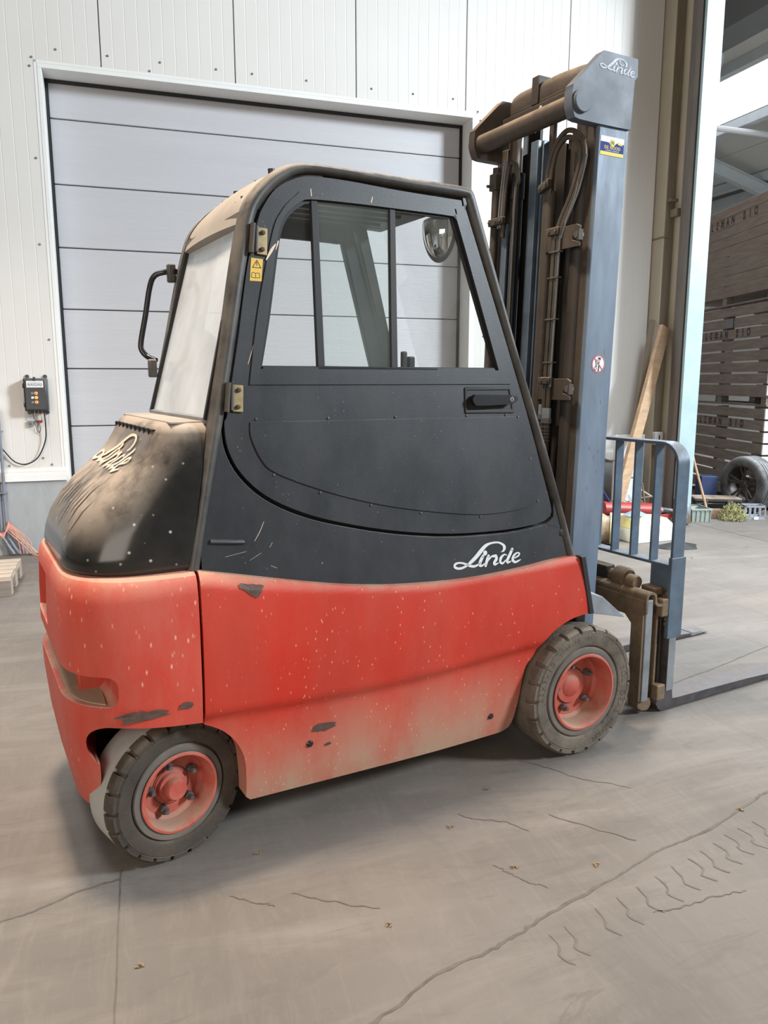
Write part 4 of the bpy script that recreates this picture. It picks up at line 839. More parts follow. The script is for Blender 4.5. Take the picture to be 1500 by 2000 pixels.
MB().box((-1.90, 0.36, 0.30), (-1.62, 0.72, 0.50)).build('axle_mount', M_ch, FL, smooth=0)
# inner mud guard and front arch lining
MB().poly([(-.36, .40), (-.30, .50), (-.22, .58), (-.10, .625), (0.03, .62), (0.03, .66), (-.12, .67), (-.26, .62), (-.36, .50)], [], 0.115, 0.21, lambda u, v, o: (u, o, v)).build('mudguard', M_black, FL, smooth=0)
MB().box((-0.02, 0.09, 0.50), (0.035, 0.21, 0.70)).build('fender_bracket', M_black, FL, bevel=0.006)

# ---- black lower cab cladding
LOW = [(-1.585, 1.05), (-1.593, .968), (-1.452, .920), (-1.24, .879), (-1.048, .849), (-.841, .824), (-.571, .803), (-.324, .811), (-.138, .830), (-.062, .842), (-.105, .985), (-.16, 1.17), (-.235, 1.12), (-.5, 1.10), (-1.0, 1.16), (-1.3, 1.30), (-1.45, 1.47), (-1.50, 1.47)]
DOORO = [(-1.483, 1.44), (-1.462, 1.542), (-1.431, 1.682), (-1.387, 1.903), (-1.346, 2.037), (-1.322, 2.09), (-1.277, 2.148), (-1.211, 2.187), (-1.146, 2.202), (-1.011, 2.203), (-.854, 2.196), (-.687, 2.192), (-.552, 2.190), (-.35, 1.612), (-.264, 1.348), (-.223, 1.208), (-.178, 1.053), (-.183, 1.014), (-.236, .993), (-.40, .981), (-.655, .990), (-.889, 1.022), (-1.101, 1.07), (-1.25, 1.119), (-1.371, 1.182), (-1.449, 1.258), (-1.487, 1.337), (-1.494, 1.414)]
LOWP = [(-1.592, 1.10), (-1.596, .966), (-1.452, .921), (-1.24, .880), (-1.048, .848), (-.841, .822), (-.571, .800), (-.324, .808), (-.138, .829), (-.066, .840), (-.112, .99), (-.158, 1.13), (-.166, 1.06), (-.168, 1.01), (-.20, .987), (-.236, .980), (-.40, .968), (-.655, .977), (-.889, 1.009), (-1.101, 1.057), (-1.255, 1.106), (-1.379, 1.171), (-1.460, 1.25), (-1.499, 1.332), (-1.507, 1.414), (-1.545, 1.30)]
MIR = lambda pts: pts
for f_, nm in ((cp, 1), (cpm, 0)):
    MB().poly(crs(LOWP, True, 4, 42), [], -0.014, 0.02, f_).build('cab_side_cladding', M_blk, FL, bevel=0.006, seg=3)
    MB().poly(crs([(-1.60, .98), (-1.45, .93), (-1.0, .86), (-.5, .82), (-.1, .84), (-.15, 1.1), (-.3, 1.6), (-.36, 1.55), (-1.48, 1.5), (-1.55, 1.3)], True, 1), [], 0.03, 0.035, f_).build('cladding_backing', M_rubber, FL, smooth=0)
lg = logo(FL, M_logo, lambda x, y, o: cp(-0.6566 + x, 0.862 + y, o), -0.0155)
MB().lathe([(0.0001, -0.006), (0.012, -0.005), (0.016, 0.0)], (-0.125, ysf(0.94) - 0.014, 0.943), 'y', 20).build('cap', M_blk, FL)
MB().tube(crs([(-1.565, ysf(1.05) - 0.014, 1.052), (-1.50, ysf(1.05) - 0.016, 1.045), (-1.455, ysf(1.05) - 0.014, 1.040)], False, 3), 0.008, 8).build('moulded_grip', M_blk, FL)

# ---- cab frame
CO = [(-1.640, .973), (-1.600, 1.146), (-1.535, 1.44), (-1.481, 1.68), (-1.435, 1.899), (-1.40, 2.04), (-1.374, 2.106), (-1.331, 2.160), (-1.281, 2.203), (-1.23, 2.229), (-1.158, 2.242), (-1.009, 2.244), (-.769, 2.243), (-.60, 2.243), (-.530, 2.240), (-.506, 2.225), (-.480, 2.15), (-.317, 1.632), (-.217, 1.345), (-.134, 1.083), (-.060, .842)]
CI = [(-1.603, .965), (-1.565, 1.143), (-1.489, 1.453), (-1.438, 1.681), (-1.39, 1.902), (-1.354, 2.044), (-1.328, 2.096), (-1.284, 2.147), (-1.24, 2.180), (-1.20, 2.200), (-1.145, 2.212), (-1.01, 2.213), (-.769, 2.206), (-.62, 2.203), (-.555, 2.200), (-.540, 2.193), (-.52, 2.13), (-.345, 1.612), (-.250, 1.335), (-.163, 1.075), (-.102, .848)]
def frame_loop(f_):
    rings = []
    CO2 = crs(CO, False, 4, 60); CI2 = crs(CI, False, 4, 60)
    for (ox, oz), (ix, iz) in zip(CO2, CI2):
        c = []
        for t, o in ((0.0, -0.006), (0.12, -0.019), (0.35, -0.027), (0.65, -0.026), (0.90, -0.018), (1.0, -0.004), (1.0, 0.035), (0.0, 0.035)):
            c.append(f_(ox + (ix - ox) * t, oz + (iz - oz) * t, o))
        rings.append(c)
    MB().loft(rings, cap0=True, cap1=True).build('cab_frame', M_frame, FL, smooth=50)
def cpf(x, z, o):
    t_ = max(0, min(1, (x + .95) / .38)); t_ = t_ * t_ * (3 - 2 * t_); u_ = max(0, min(1, (z - 1.15) / .35))
    return (x - .12 * t_ * u_, 2 * YC - (ysf(z) + o), z)
frame_loop(cp); frame_loop(cpf)
# roof: rear header, front header, rails, bars, glass
hp = [(-1.398, 2.035), (-1.372, 2.10), (-1.33, 2.155), (-1.28, 2.197), (-1.23, 2.222), (-1.16, 2.236), (-1.10, 2.238)]
def slab(path, y0, y1, th, name, mat, bow=0.0, ny=8):
    m = MB(); P = crs(path, False, 3, 60); up = []; dn = []
    nn = []
    for i in range(len(P)):
        a = Vector(P[max(0, i - 1)]); b = Vector(P[min(len(P) - 1, i + 1)]); d = (b - a).normalized(); nn.append(Vector((d.y, -d.x)))
    rings = []
    for k in range(ny + 1):
        t = k / ny; y = y0(t) if callable(y0) else y0 + (y1 - y0) * t
        bw = bow * (1 - (2 * t - 1) ** 2)
        rings.append([(P[i][0] - nn[i].x * bw, y, P[i][1] - nn[i].y * bw) for i in range(len(P))] + [(P[i][0] + nn[i].x * th, y, P[i][1] + nn[i].y * th) for i in reversed(range(len(P)))])
    m.loft(rings, cap0=True, cap1=True); return m.build(name, mat, FL, smooth=40)
slab(hp, 0.225, 2 * YC - 0.225, 0.03, 'roof_header', M_header, 0.012)
slab([(-0.66, 2.238), (-0.60, 2.238), (-0.53, 2.236)], 0.225, 2 * YC - 0.225, 0.05, 'front_header', M_frame)
for y in (0.265, 0.815): MB().box((-1.16, y - 0.03, 2.185), (-0.56, y + 0.03, 2.232)).build('roof_rail', M_frame, FL, bevel=0.005)
for y in (0.37, 0.455, 0.54, 0.625, 0.71): MB().box((-1.13, y - 0.016, 2.175), (-0.62, y + 0.016, 2.228)).build('roof_bar', M_frame, FL, bevel=0.004)
MB().box((-1.15, 0.24, 2.230), (-0.60, 0.84, 2.236)).build('roof_glass', G_roof, FL, smooth=0)
for y in (0.36, 0.72): MB().cyl((-1.225, y, 2.225), (-1.227, y, 2.250), 0.012, 14).build('roof_stud', M_blk, FL)
for y, x, z in ((0.30, -1.352, 2.133), (0.335, -1.36, 2.12), (0.50, -1.372, 2.105), (0.52, -1.372, 2.105), (0.80, -1.385, 2.075), (0.42, -1.26, 2.217), (0.78, -1.26, 2.217)):
    MB().box((x - 0.006, y - 0.006, z - 0.006), (x + 0.004, y + 0.006, z + 0.006)).build('header_slot', M_rubber, FL, bevel=0.004)
# rear window
wz = lambda t: 1.425 + (2.06 - 1.425) * t; wxx = lambda t: -1.536 + (0.162) * t
m = MB(); P = []
def rw(t, s, o): # s in 0..1 across
    z = wz(t); ya = ysf(z) + 0.03; yb = 2 * YC - ya; return (wxx(t) + o, ya + (yb - ya) * s, z)
m.loft([[rw(0, 0, 0), rw(0, 1, 0), rw(1, 1, 0), rw(1, 0, 0)], [rw(0, 0, .005), rw(0, 1, .005), rw(1, 1, .005), rw(1, 0, .005)]], cap0=True, cap1=True)
m.build('rear_window', G_rear, FL, smooth=0)
for a, b, w_ in (((0, 0), (0, 1), 0.02), ((1, 0), (1, 1), 0.03)): MB().beam(rw(*a, -.002), rw(*b, -.002), w_, w_, up=(1, 0, 0.2)).build('window_gasket', M_header if a[0] else M_grey, FL, smooth=0)
for s in (0.0, 1.0): MB().beam(rw(0, s, -.002), rw(1, s, -.002), 0.016, 0.02, up=(1, 0, 0)).build('window_gasket', M_rubber, FL, smooth=0)
# grab handle on the far rear post
GH = [(-1.425, .885, 1.965), (-1.45, .93, 1.968), (-1.49, .955, 1.955), (-1.512, .958, 1.91), (-1.535, .955, 1.80), (-1.558, .950, 1.70), (-1.558, .945, 1.665), (-1.54, .93, 1.64), (-1.515, .90, 1.625)]
MB().tube(crs(GH, False, 5, 90), 0.011, 12).build('grab_handle', M_black, FL)
for z, x in ((1.965, -1.425), (1.60, -1.515)): MB().box((x - 0.03, 0.885, z - 0.04), (x + 0.0, 0.92, z + 0.03)).build('handle_bracket', M_frame, FL, bevel=0.006)

# ---- doors
WIN = [(-1.368, 1.566), (-1.329, 1.76), (-1.284, 1.986), (-1.262, 2.052), (-1.232, 2.09), (-1.195, 2.116), (-1.157, 2.128), (-1.015, 2.132), (-.857, 2.132), (-.602, 2.130), (-.585, 2.117), (-.413, 1.566)]
BND = [(-1.405, 1.535), (-1.364, 1.758), (-1.30, 2.004), (-1.265, 2.078), (-1.215, 2.131), (-1.156, 2.160), (-.936, 2.164), (-.564, 2.166), (-.549, 2.153), (-.362, 1.535)]
HOLE = [(-1.366, 1.585), (-1.329, 1.76), (-1.284, 1.986), (-1.262, 2.052), (-1.232, 2.09), (-1.195, 2.116), (-1.157, 2.128), (-1.015, 2.132), (-.857, 2.132), (-.602, 2.130), (-.585, 2.117), (-.419, 1.585)]
TRIM = [(-1.411, 1.418), (-1.410, 1.368), (-1.381, 1.298), (-1.333, 1.252), (-1.177, 1.187), (-.992, 1.13), (-.787, 1.086), (-.529, 1.050), (-.332, 1.055), (-.262, 1.080), (-.252, 1.124), (-.284, 1.244), (-.343, 1.412)]
def side_door(f_, near):
    D = bpy.data.objects.new('cab_door', None); COL.objects.link(D); D.parent = FL
    D['label'] = 'near black cab door with sliding window' if near else 'far cab door with window'
    hole = crs(HOLE, True, 4, 40)
    MB().poly(crs(DOORO, True, 4, 42), [hole], -0.012, 0.018, f_).build('door_skin', M_blk, D, bevel=0.005, seg=3)
    MB().poly(crs(BND, True, 4, 42), [hole], -0.0165, -0.010, f_).build('window_frame', M_blk, D, bevel=0.002)
    h2 = crs([(a + (0.010 if a < -0.9 else -0.010), b + (0.010 if b < 1.7 else -0.008)) for a, b in HOLE], True, 4, 40)
    MB().poly(hole, [h2], -0.006, 0.012, f_).build('window_gasket', M_rubber, D, smooth=0)
    MB().poly([(-1.36, 1.56), (-.42, 1.56), (-.435, 1.592), (-1.355, 1.592)], [], -0.012, 0.010, f_).build('slide_rail', M_blk, D, smooth=0)
    if near: MB().poly([(-1.145, 1.590), (-.862, 1.590), (-.862, 2.126), (-1.137, 2.126)], [], -0.004, 0.000, f_).build('sliding_pane', G_slide, D, smooth=0)
    if near:
        MB().poly([(-1.36, 1.57), (-1.15, 1.57), (-1.15, 2.12), (-1.20, 2.112), (-1.235, 2.085), (-1.27, 2.03), (-1.29, 1.94)], [], 0.006, 0.009, f_).build('fixed_pane', G_side, D, smooth=0)
        MB().poly([(-.86, 1.57), (-.42, 1.57), (-.592, 2.12), (-.60, 2.126), (-.86, 2.13)], [], 0.006, 0.009, f_).build('fixed_pane', G_side, D, smooth=0)
        for bb in ([(-1.156, 2.132), (-1.132, 2.132), (-1.137, 1.572), (-1.163, 1.572)], [(-.861, 2.132), (-.838, 2.132), (-.856, 1.585), (-.882, 1.585)]):
            MB().poly(bb, [], -0.010, 0.008, f_).build('window_bar', M_rubber, D, bevel=0.002)
        MB().poly([(-1.163, 1.572), (-.69, 1.566), (-.69, 1.592), (-1.163, 1.596)], [], -0.012, 0.002, f_).build('pane_rail', M_rubber, D, bevel=0.002)
    else: MB().poly([(-1.36, 1.57), (-.42, 1.57), (-.592, 2.12), (-1.20, 2.112), (-1.27, 2.03)], [], 0.006, 0.009, f_).build('fixed_pane', G_side, D, smooth=0)
    T = crs(TRIM, True, 4, 42)
    MB().poly(T, [], -0.0165, -0.009, f_).build('lower_panel', M_blk, D, bevel=0.0025)
    if not near: return
    for x, z in [(-1.389, 1.427), (-1.136, 1.424), (-.876, 1.422), (-.572, 1.421), (-.39, 1.419), (-.332, 1.410), (-.278, 1.247), (-.246, 1.08), (-.525, 1.043), (-.789, 1.078), (-.99, 1.122), (-1.179, 1.179), (-1.340, 1.247)]:
        y = ysf(z); MB().lathe([(0.0001, -0.0165), (0.004, -0.016), (0.0055, -0.012), (0.0055, -0.008)], (x, y, z), 'y', 10).build('panel_screw', M_bolt, D)
    # handle in its recess
    MB().poly([(-.578, 1.523), (-.366, 1.523), (-.352, 1.437), (-.352, 1.425), (-.58, 1.428)], [[(-.570, 1.512), (-.374, 1.512), (-.362, 1.440), (-.570, 1.440)]], -0.017, -0.010, cp).build('handle_surround', M_rubber, D, bevel=0.003)
    MB().poly([(-.570, 1.512), (-.374, 1.512), (-.362, 1.440), (-.570, 1.440)], [], -0.0135, -0.0115, cp).build('handle_recess', M_rubber, D, smooth=0)
    h = MB(); hh = crs([(-.560, 1.480), (-.550, 1.494), (-.530, 1.496), (-.40, 1.494), (-.372, 1.490), (-.364, 1.476), (-.372, 1.462), (-.40, 1.459), (-.53, 1.456), (-.552, 1.462)], True, 4, 60)
    h.poly(hh, [], -0.040, -0.022, cp); ho = h.build('door_handle', M_black, D, bevel=0.006, seg=3)
    MB().poly([(-.555, 1.486), (-.53, 1.486), (-.53, 1.468), (-.555, 1.468)], [], -0.024, -0.01, cp).poly([(-.40, 1.488), (-.368, 1.488), (-.368, 1.466), (-.40, 1.466)], [], -0.024, -0.01, cp).build('handle_foot', M_black, D, smooth=0)
    MB().lathe([(0.0001, -0.0435), (0.0095, -0.043), (0.0105, -0.040), (0.0105, -0.036)], (-.381, ysf(1.477), 1.477), 'y', 18).build('lock', M_steel, D, label='bright key lock')
    MB().box((-.3825, ysf(1.477) - .0445, 1.471), (-.3795, ysf(1.477) - .043, 1.483)).build('key_slot', M_ink, D, smooth=0)
    MB().lathe([(0.0001, -0.0135), (0.011, -0.0135), (0.012, -0.010)], (-.340, ysf(1.475), 1.478), 'y', 18).build('cap', M_blk, D)
    # warning sticker
    st = MB().poly([(-1.383, 1.857), (-1.344, 1.857), (-1.335, 1.926), (-1.374, 1.928)], [], -0.0135, -0.012, cp).build('warning_sticker', M_warn, D, smooth=0, label='yellow warning sticker with triangle and book')
    m = MB(); mp_ = lambda u, v, o: cp(-1.359 + u, 1.8925 + v, o)
    tri = [(-.0125, .006), (.0155, .006), (.0035, .029), (-.0125, .006)]
    for a, b in zip(tri[:-1], tri[1:]): ribbon(m, [(*a, .0022), (*b, .0022)], mp_, -0.0140, n=1)
    ribbon(m, [(.0025, .022, .003), (.002, .012, .0016)], mp_, -0.0140, n=1)
    for P_ in ([(-.018, -.024), (-.016, -.011), (-.010, -.009), (-.0035, -.012), (.003, -.010), (.009, -.011), (.010, -.024), (-.0035, -.026), (-.018, -.024)], [(-.0035, -.012), (-.0035, -.025)]):
        for a, b in zip(P_[:-1], P_[1:]): ribbon(m, [(*a, .0016), (*b, .0016)], mp_, -0.0140, n=1)
    m.build('warning_symbol', M_ink, st, smooth=0, norm=False)
    # hinges
    for x, z in ((-1.352, 1.985), (-1.463, 1.497)):
        H = MB().poly([(x - .004, z - .045), (x + .030, z - .048), (x + .036, z + .036), (x + .002, z + .040)], [], -0.020, -0.012, cp).build('hinge', M_brass, D, bevel=0.002, label='dusty zinc hinge')
        MB().tube([cp(x - .028, z - .045, -.034), cp(x - .016, z + .045, -.034)], 0.0085, 12).build('hinge_pin', M_brn, H)
        MB().tube([cp(x - .010, z - .040, -.030), cp(x - .002, z + .038, -.028)], 0.006, 8).build('hinge_knuckle', M_frame, H)
        for dz in (-.030, .022): MB().lathe([(0.0001, -0.029), (0.006, -0.028), (0.0075, -0.024), (0.0075, -0.019)], (x + .017 + dz * .1, ysf(z + dz), z + dz), 'y', 10).build('hinge_bolt', M_brn, H)
    # white scratches at the window corner
    m = MB(); 
    for P_ in ([(-1.325, 1.925, .004), (-1.306, 1.955, .009), (-1.291, 1.975, .004)], [(-1.291, 1.958, .002), (-1.281, 1.985, .005)]): ribbon(m, P_, cp, -0.0172, n=3)
    ribbon(m, [(-1.158, 2.160, .003), (-1.157, 2.138, .003)], cp, -0.0172); ribbon(m, [(-.93, 2.160, .003), (-.936, 2.142, .004)], cp, -0.0172)
    ribbon(m, [(-1.405, 1.60, .0015), (-1.39, 1.64, .002), (-1.375, 1.68, .0015)], cp, -0.0127); m.build('scratch', M_logoh, D, smooth=0, norm=False)
side_door(cp, True); side_door(cpf, False)
# scratches on the cladding
m = MB()
for P_ in ([(-1.42, 1.04, .002), (-1.40, 1.07, .003), (-1.385, 1.10, .002)], [(-1.37, 1.015, .0015), (-1.36, 1.03, .0015)], [(-1.44, .98, .001), (-1.40, 1.0, .0012)], [(-1.52, 1.00, .001), (-1.45, 1.01, .0012)], [(-1.37, .955, .0015), (-1.35, .945, .0015)], [(-1.19, .94, .002), (-1.185, .945, .002)]):
    ribbon(m, [(a_, b_, c_ * .6) for a_, b_, c_ in P_], cp, -0.0148, n=3)
m.build('scratch', M_logoh, FL, smooth=0, norm=False)

# ---- windscreen, interior
m = MB(); A_ = [(-.53, .24, 2.19), (-.53, .84, 2.19), (-.20, .90, 1.30), (-.20, .18, 1.30)]
m.loft([A_, [(a + .005, b, c) for a, b, c in A_]], cap0=True, cap1=True); m.build('windscreen', G_side, FL, smooth=0)
MB().box((-.35, 0.15, 0.86), (-.14, 0.93, 1.22)).build('dashboard', M_seat, FL, bevel=0.03)
MB().tube([(-.30, .54, 1.15), (-.48, .54, 1.36)], 0.03, 12).build('steering_column', M_blk, FL)
sw_ = MB(); P_ = []
for k in range(33):
    a = 2 * pi * k / 32; P_.append((-.50 - 0.10 * math.sin(a) * 0.55, .54 + .16 * math.cos(a), 1.385 + .16 * math.sin(a) * 0.45))
sw_.tube(P_, 0.013, 8, cap=False); sw_.build('steering_wheel', M_blk, FL)
S_ = bpy.data.objects.new('seat', None); COL.objects.link(S_); S_.parent = FL
MB().box((-1.30, 0.32, 0.90), (-.86, 0.76, 1.06)).build('cushion', M_seat, S_, bevel=0.04, seg=4)
m = MB(); m.loft([[(x + (-0.16 * (z - 1.06)), y, z) for x, y in ((-1.36, 0.54 - w), (-1.28, 0.54 - w), (-1.26, 0.54), (-1.28, 0.54 + w), (-1.36, 0.54 + w), (-1.38, 0.54))] for z, w in ((1.06, .20), (1.2, .22), (1.38, .21), (1.48, .15), (1.50, .05))], cap0=True, cap1=True); m.build('backrest', M_seat, S_, smooth=60, bevel=0.01)
m = MB(); m.loft([[(-1.415 + 0.035 * math.cos(a) * q, 0.62 + 0.16 * q2 * math.sin(a), z) for a in [2 * pi * j / 16 for j in range(16)]] for z, q, q2 in ((1.60, .5, .6), (1.62, .9, .9), (1.66, 1, 1), (1.70, .9, .9), (1.725, .4, .5))], cap0=True, cap1=True); m.build('headrest', M_seat, S_, smooth=60)
MB().box((-1.42, 0.56, 1.45), (-1.40, 0.60, 1.62)).box((-1.42, 0.66, 1.45), (-1.40, 0.70, 1.62)).build('headrest_post', M_seat, S_, smooth=0)
J = MB().box((-.60, 0.50, 1.18), (-.50, 0.62, 1.50)).build('armrest_console', M_seat, FL, bevel=0.02)
MB().box((-.575, .535, 1.50), (-.545, .565, 1.645)).box((-.61, .53, 1.50), (-.585, .55, 1.665)).build('joystick', M_blk, FL, bevel=0.006)
MB().poly([(-1.42, 1.5), (-1.28, 1.5), (-1.20, 1.50), (-1.40, 1.66)], [], 0.60, 0.63, lambda u, v, o: (u, o, v)).build('seat_belt_guard', M_grey, FL, bevel=0.005)
# convex mirror hung from the roof
MIRM = Matrix.Translation((-.455, .50, 2.135)) @ Matrix.Rotation(R(20), 4, 'Z')
mo = bpy.data.objects.new('interior_mirror', None); COL.objects.link(mo); mo.parent = FL; mo.matrix_local = MIRM; mo['label'] = 'convex mirror hanging inside the cab'
# faces -x / -y; half-dome: width .15, height .17
m = MB(); rings = []
NR = 10
for i in range(NR + 1):
    q = i / NR; rg = []
    for j in range(25):
        a = pi + pi * j / 24
        rg.append((-0.055 * math.sqrt(max(0, 1 - q * q)) , 0.078 * q * math.cos(a), 0.04 + 0.145 * q * math.sin(a)))
    rings.append(rg)
m.loft(rings, closed=False); m.build('mirror_glass', M_mirror, mo, smooth=180)
P_ = [(0.0, 0.082 * math.cos(pi + pi * j / 24), 0.042 + 0.152 * math.sin(pi + pi * j / 24)) for j in range(25)]
P_ += [(-0.03, 0.05, 0.046), (-0.05, 0.0, 0.048), (-0.03, -0.05, 0.046), P_[0]]
MB().tube(P_, 0.007, 8, cap=False).build('mirror_rim', M_rubber, mo)
m = MB(); m.poly(P_[:25], [], 0.0, 0.01, lambda u, v, o: (0, 0, 0)); m = MB(); m.v = [(0.004, b, c) for a, b, c in P_[:25]]; m.f = [tuple(range(25))]; m.build('mirror_back', M_rubber, mo, smooth=0)
MB().tube([(0, 0, 0.045), (0.03, 0, 0.07)], 0.008, 8).build('mirror_arm', M_rubber, mo)

# ---- rear hood
def hood():
    rings = []
    for z, xr, ys, r, xf in [(.972, -1.970, .088, .26, -1.634), (.985, -1.978, .080, .27, -1.632), (1.03, -1.972, .082, .28, -1.622), (1.09, -1.952, .086, .29, -1.610), (1.15, -1.915, .092, .29, -1.598), (1.20, -1.870, .098, .28, -1.588), (1.245, -1.815, .106, .25, -1.578), (1.285, -1.762, .114, .21, -1.569),
                             (1.32, -1.730, .124, .18, -1.561), (1.355, -1.708, .134, .155, -1.553), (1.385, -1.692, .146, .135, -1.546), (1.405, -1.678, .158, .115, -1.541), (1.418, -1.655, .178, .09, -1.541)]:
        rings.append([(a, b, z) for a, b in plan(xr, ys, xf, min(r, xf - xr - .004), 2.6, 16)])
    # round the top over the centre line
    m = MB(); m.loft(rings, cap0=True, cap1=True); o = m.build('rear_hood', M_blkg, FL, smooth=60)
    md = o.modifiers.new('b', 'BEVEL'); md.width = 0.010; md.segments = 3; md.limit_method = 'ANGLE'; md.angle_limit = R(50)
    return o
HD = hood()
MB().box((-1.65, 0.18, 1.414), (-1.545, 0.90, 1.4225)).build('hood_flap', M_header, FL, bevel=0.003)
for k in range(9):
    y = 0.235 + k * 0.068
    MB().box((-1.6835 - 0.010, y, 1.392), (-1.672, y + 0.045, 1.3965)).build('vent_slot', M_rubber, HD, smooth=0)
    MB().box((-1.6965, y + 0.040, 1.380), (-1.680, y + 0.046, 1.3965)).build('vent_slot', M_rubber, HD, smooth=0)
HT = [(.972, -1.970, .088, .26), (.985, -1.978, .080, .27), (1.03, -1.972, .082, .28), (1.09, -1.952, .086, .29), (1.15, -1.915, .092, .29), (1.20, -1.870, .098, .28), (1.245, -1.815, .106, .25), (1.285, -1.762, .114, .21), (1.32, -1.730, .124, .18), (1.355, -1.708, .134, .155), (1.385, -1.692, .146, .135)]
def hoodpt(y, z, o):
    for p_, q_ in zip(HT[:-1], HT[1:]):
        if p_[0] <= z <= q_[0] or q_ is HT[-1]:
            t_ = max(0, min(1, (z - p_[0]) / (q_[0] - p_[0]))); xr, ys, r = [p_[i] + (q_[i] - p_[i]) * t_ for i in (1, 2, 3)]; break
    yy = min(y, 2 * YC - y); d = max(0, min(1, (ys + r - yy) / r))
    return (xr + r - r * (1 - d ** 2.6) ** (1 / 2.6) - o, y, z + o)
logo(FL, M_logoh, lambda u, v, o: hoodpt(.79 - u * 1.55 - v * .8, 1.272 + v * 1.22, .0035), 0.0)
m = MB()   # finger swipes in the dust
for k in range(11):
    y_ = .74 - k * .047 + random.uniform(-.012, .012); z_ = random.uniform(1.17, 1.235); l_ = random.uniform(.05, .13); w_ = random.uniform(.006, .02)
    ribbon(m, [(y_, z_, w_ * .4), (y_ + .012, z_ - l_ * .4, w_), (y_ + .022, z_ - l_ * .8, w_ * .8), (y_ + .03, z_ - l_, w_ * .3)], lambda u, v, o: hoodpt(u, v, .003), 0.0, n=5, cap=False)
m.build('dust_swipe', M_blkg, FL, smooth=0, norm=False)
MB().box((-1.632, .11, .975), (-1.598, .97, 1.20)).build('hood_gap', M_rubber, FL, smooth=0)

# ---- mast (leans slightly forward)
KL = 0.031
ml = lambda x, y, z: (x + KL * (z - 0.6), y, z)
def mbox(a, b, name, mat, bevel=0.004, parent=None):
    m = MB(); m.box(a, b); m.v = [ml(*p) for p in m.v]; return m.build(name, mat, parent or FL, smooth=30 if bevel else 0, bevel=bevel)
def mpoly(pts, y0, y1, name, mat, bevel=0.004, parent=None, holes=()):
    return MB().poly(pts, list(holes), y0, y1, lambda u, v, o: ml(u, o, v)).build(name, mat, parent or FL, smooth=30, bevel=bevel)
def chan(y_out, s, x0, x1, z0, z1, web, fl, th, name, mat):
    """C rail: web at y_out, flanges reach inwards (direction s)"""
    m = MB()
    for a, b in (((x0, 0), (x1, web)), ((x0, 0), (x0 + th, fl)), ((x1 - th, 0), (x1, fl))):
        ya, yb = sorted((y_out + s * a[1], y_out + s * b[1])); m.box((a[0], ya, z0), (b[0], yb, z1))
    m.v = [ml(*p) for p in m.v]; return m.build(name, mat, FL, smooth=0)
YN, YF = 0.21, 0.87
mbox((.047, YN, .16), (.205, YN + .022, 2.62), 'outer_rail', M_mast)
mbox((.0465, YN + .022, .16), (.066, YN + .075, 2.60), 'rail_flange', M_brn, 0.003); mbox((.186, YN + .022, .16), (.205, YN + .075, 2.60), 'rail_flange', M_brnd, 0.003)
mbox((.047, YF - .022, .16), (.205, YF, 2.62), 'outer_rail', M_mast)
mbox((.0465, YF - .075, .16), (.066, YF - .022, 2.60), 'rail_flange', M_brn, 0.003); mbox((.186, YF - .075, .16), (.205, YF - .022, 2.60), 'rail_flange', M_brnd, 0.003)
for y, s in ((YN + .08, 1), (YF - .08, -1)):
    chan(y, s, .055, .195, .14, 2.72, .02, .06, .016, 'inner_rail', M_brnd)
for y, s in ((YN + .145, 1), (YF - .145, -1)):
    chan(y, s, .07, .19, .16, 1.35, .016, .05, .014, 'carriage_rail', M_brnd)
# lift cylinders, piston rods, hose trays behind the rails
def mtube(pts, r, name, mat, n=14, parent=None, sm=6):
    P = crs([ml(*p) for p in pts], False, sm, 100) if len(pts) > 2 else [ml(*p) for p in pts]
    return MB().tube(P, r, n).build(name, mat, parent or FL)
mtube([(.02, YF - .035, .3), (.02, YF - .035, 2.52)], .019, 'return_pipe', M_brn)
for z in (2.42, 1.02): mbox((-.004, YF - .06, z), (.045, YF - .010, z + .075), 'pipe_clamp', M_brn)
MB().cyl(ml(-.010, YF - .02, 2.44), ml(-.022, YF - .02, 2.44), 0.007, 8).build('clamp_bolt', M_bolt, FL)
mbox((.025, YF - .125, .3), (.040, YF - .085, 2.26), 'hose_tray', M_fence, 0.003)
mtube([(.045, YF - .165, .25), (.045, YF - .165, 2.36)], .026, 'lift_cylinder', M_black, 20)
mtube([(.045, YF - .165, 2.36), (.045, YF - .165, 2.47)], .031, 'cylinder_head', M_black, 20)
mtube([(.045, YF - .165, 2.44), (.045, YF - .165, 2.66)], .016, 'piston_rod', M_steel)
mbox((.075, YF - .255, .2), (.095, YF - .205, 2.60), 'guide_strip', M_fence, 0.003)
mbox((.10, YF - .262, .2), (.14, YF - .198, 2.60), 'guide_web', M_fence, 0.003)
mtube([(.02, .455, .25), (.02, .455, 2.34)], .028, 'lift_cylinder', M_brn, 20)
mtube([(.02, .455, 2.30), (.02, .455, 2.62)], .016, 'piston_rod', M_brn)
mtube([(.06, .300, .25), (.06, .300, 2.43)], .036, 'lift_cylinder', M_brnd, 20)
mtube([(.06, .300, 2.40), (.06, .300, 2.47)], .039, 'cylinder_head', M_brn, 20)
mtube([(.06, .300, 2.46), (.06, .300, 2.66)], .028, 'piston_rod', M_brnd, 16)
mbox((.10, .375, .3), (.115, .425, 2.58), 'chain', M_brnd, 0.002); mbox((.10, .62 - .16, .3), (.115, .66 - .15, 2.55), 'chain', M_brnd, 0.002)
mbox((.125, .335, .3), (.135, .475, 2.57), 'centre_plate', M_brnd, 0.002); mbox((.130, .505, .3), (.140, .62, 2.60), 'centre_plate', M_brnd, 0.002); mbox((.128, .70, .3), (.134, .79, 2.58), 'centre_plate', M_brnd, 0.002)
# cross ties
for z in (2.02, .95, .30): mbox((.18, YN + .05, z), (.20, YF - .05, z + .10), 'cross_tie', M_brnd, 0.004)
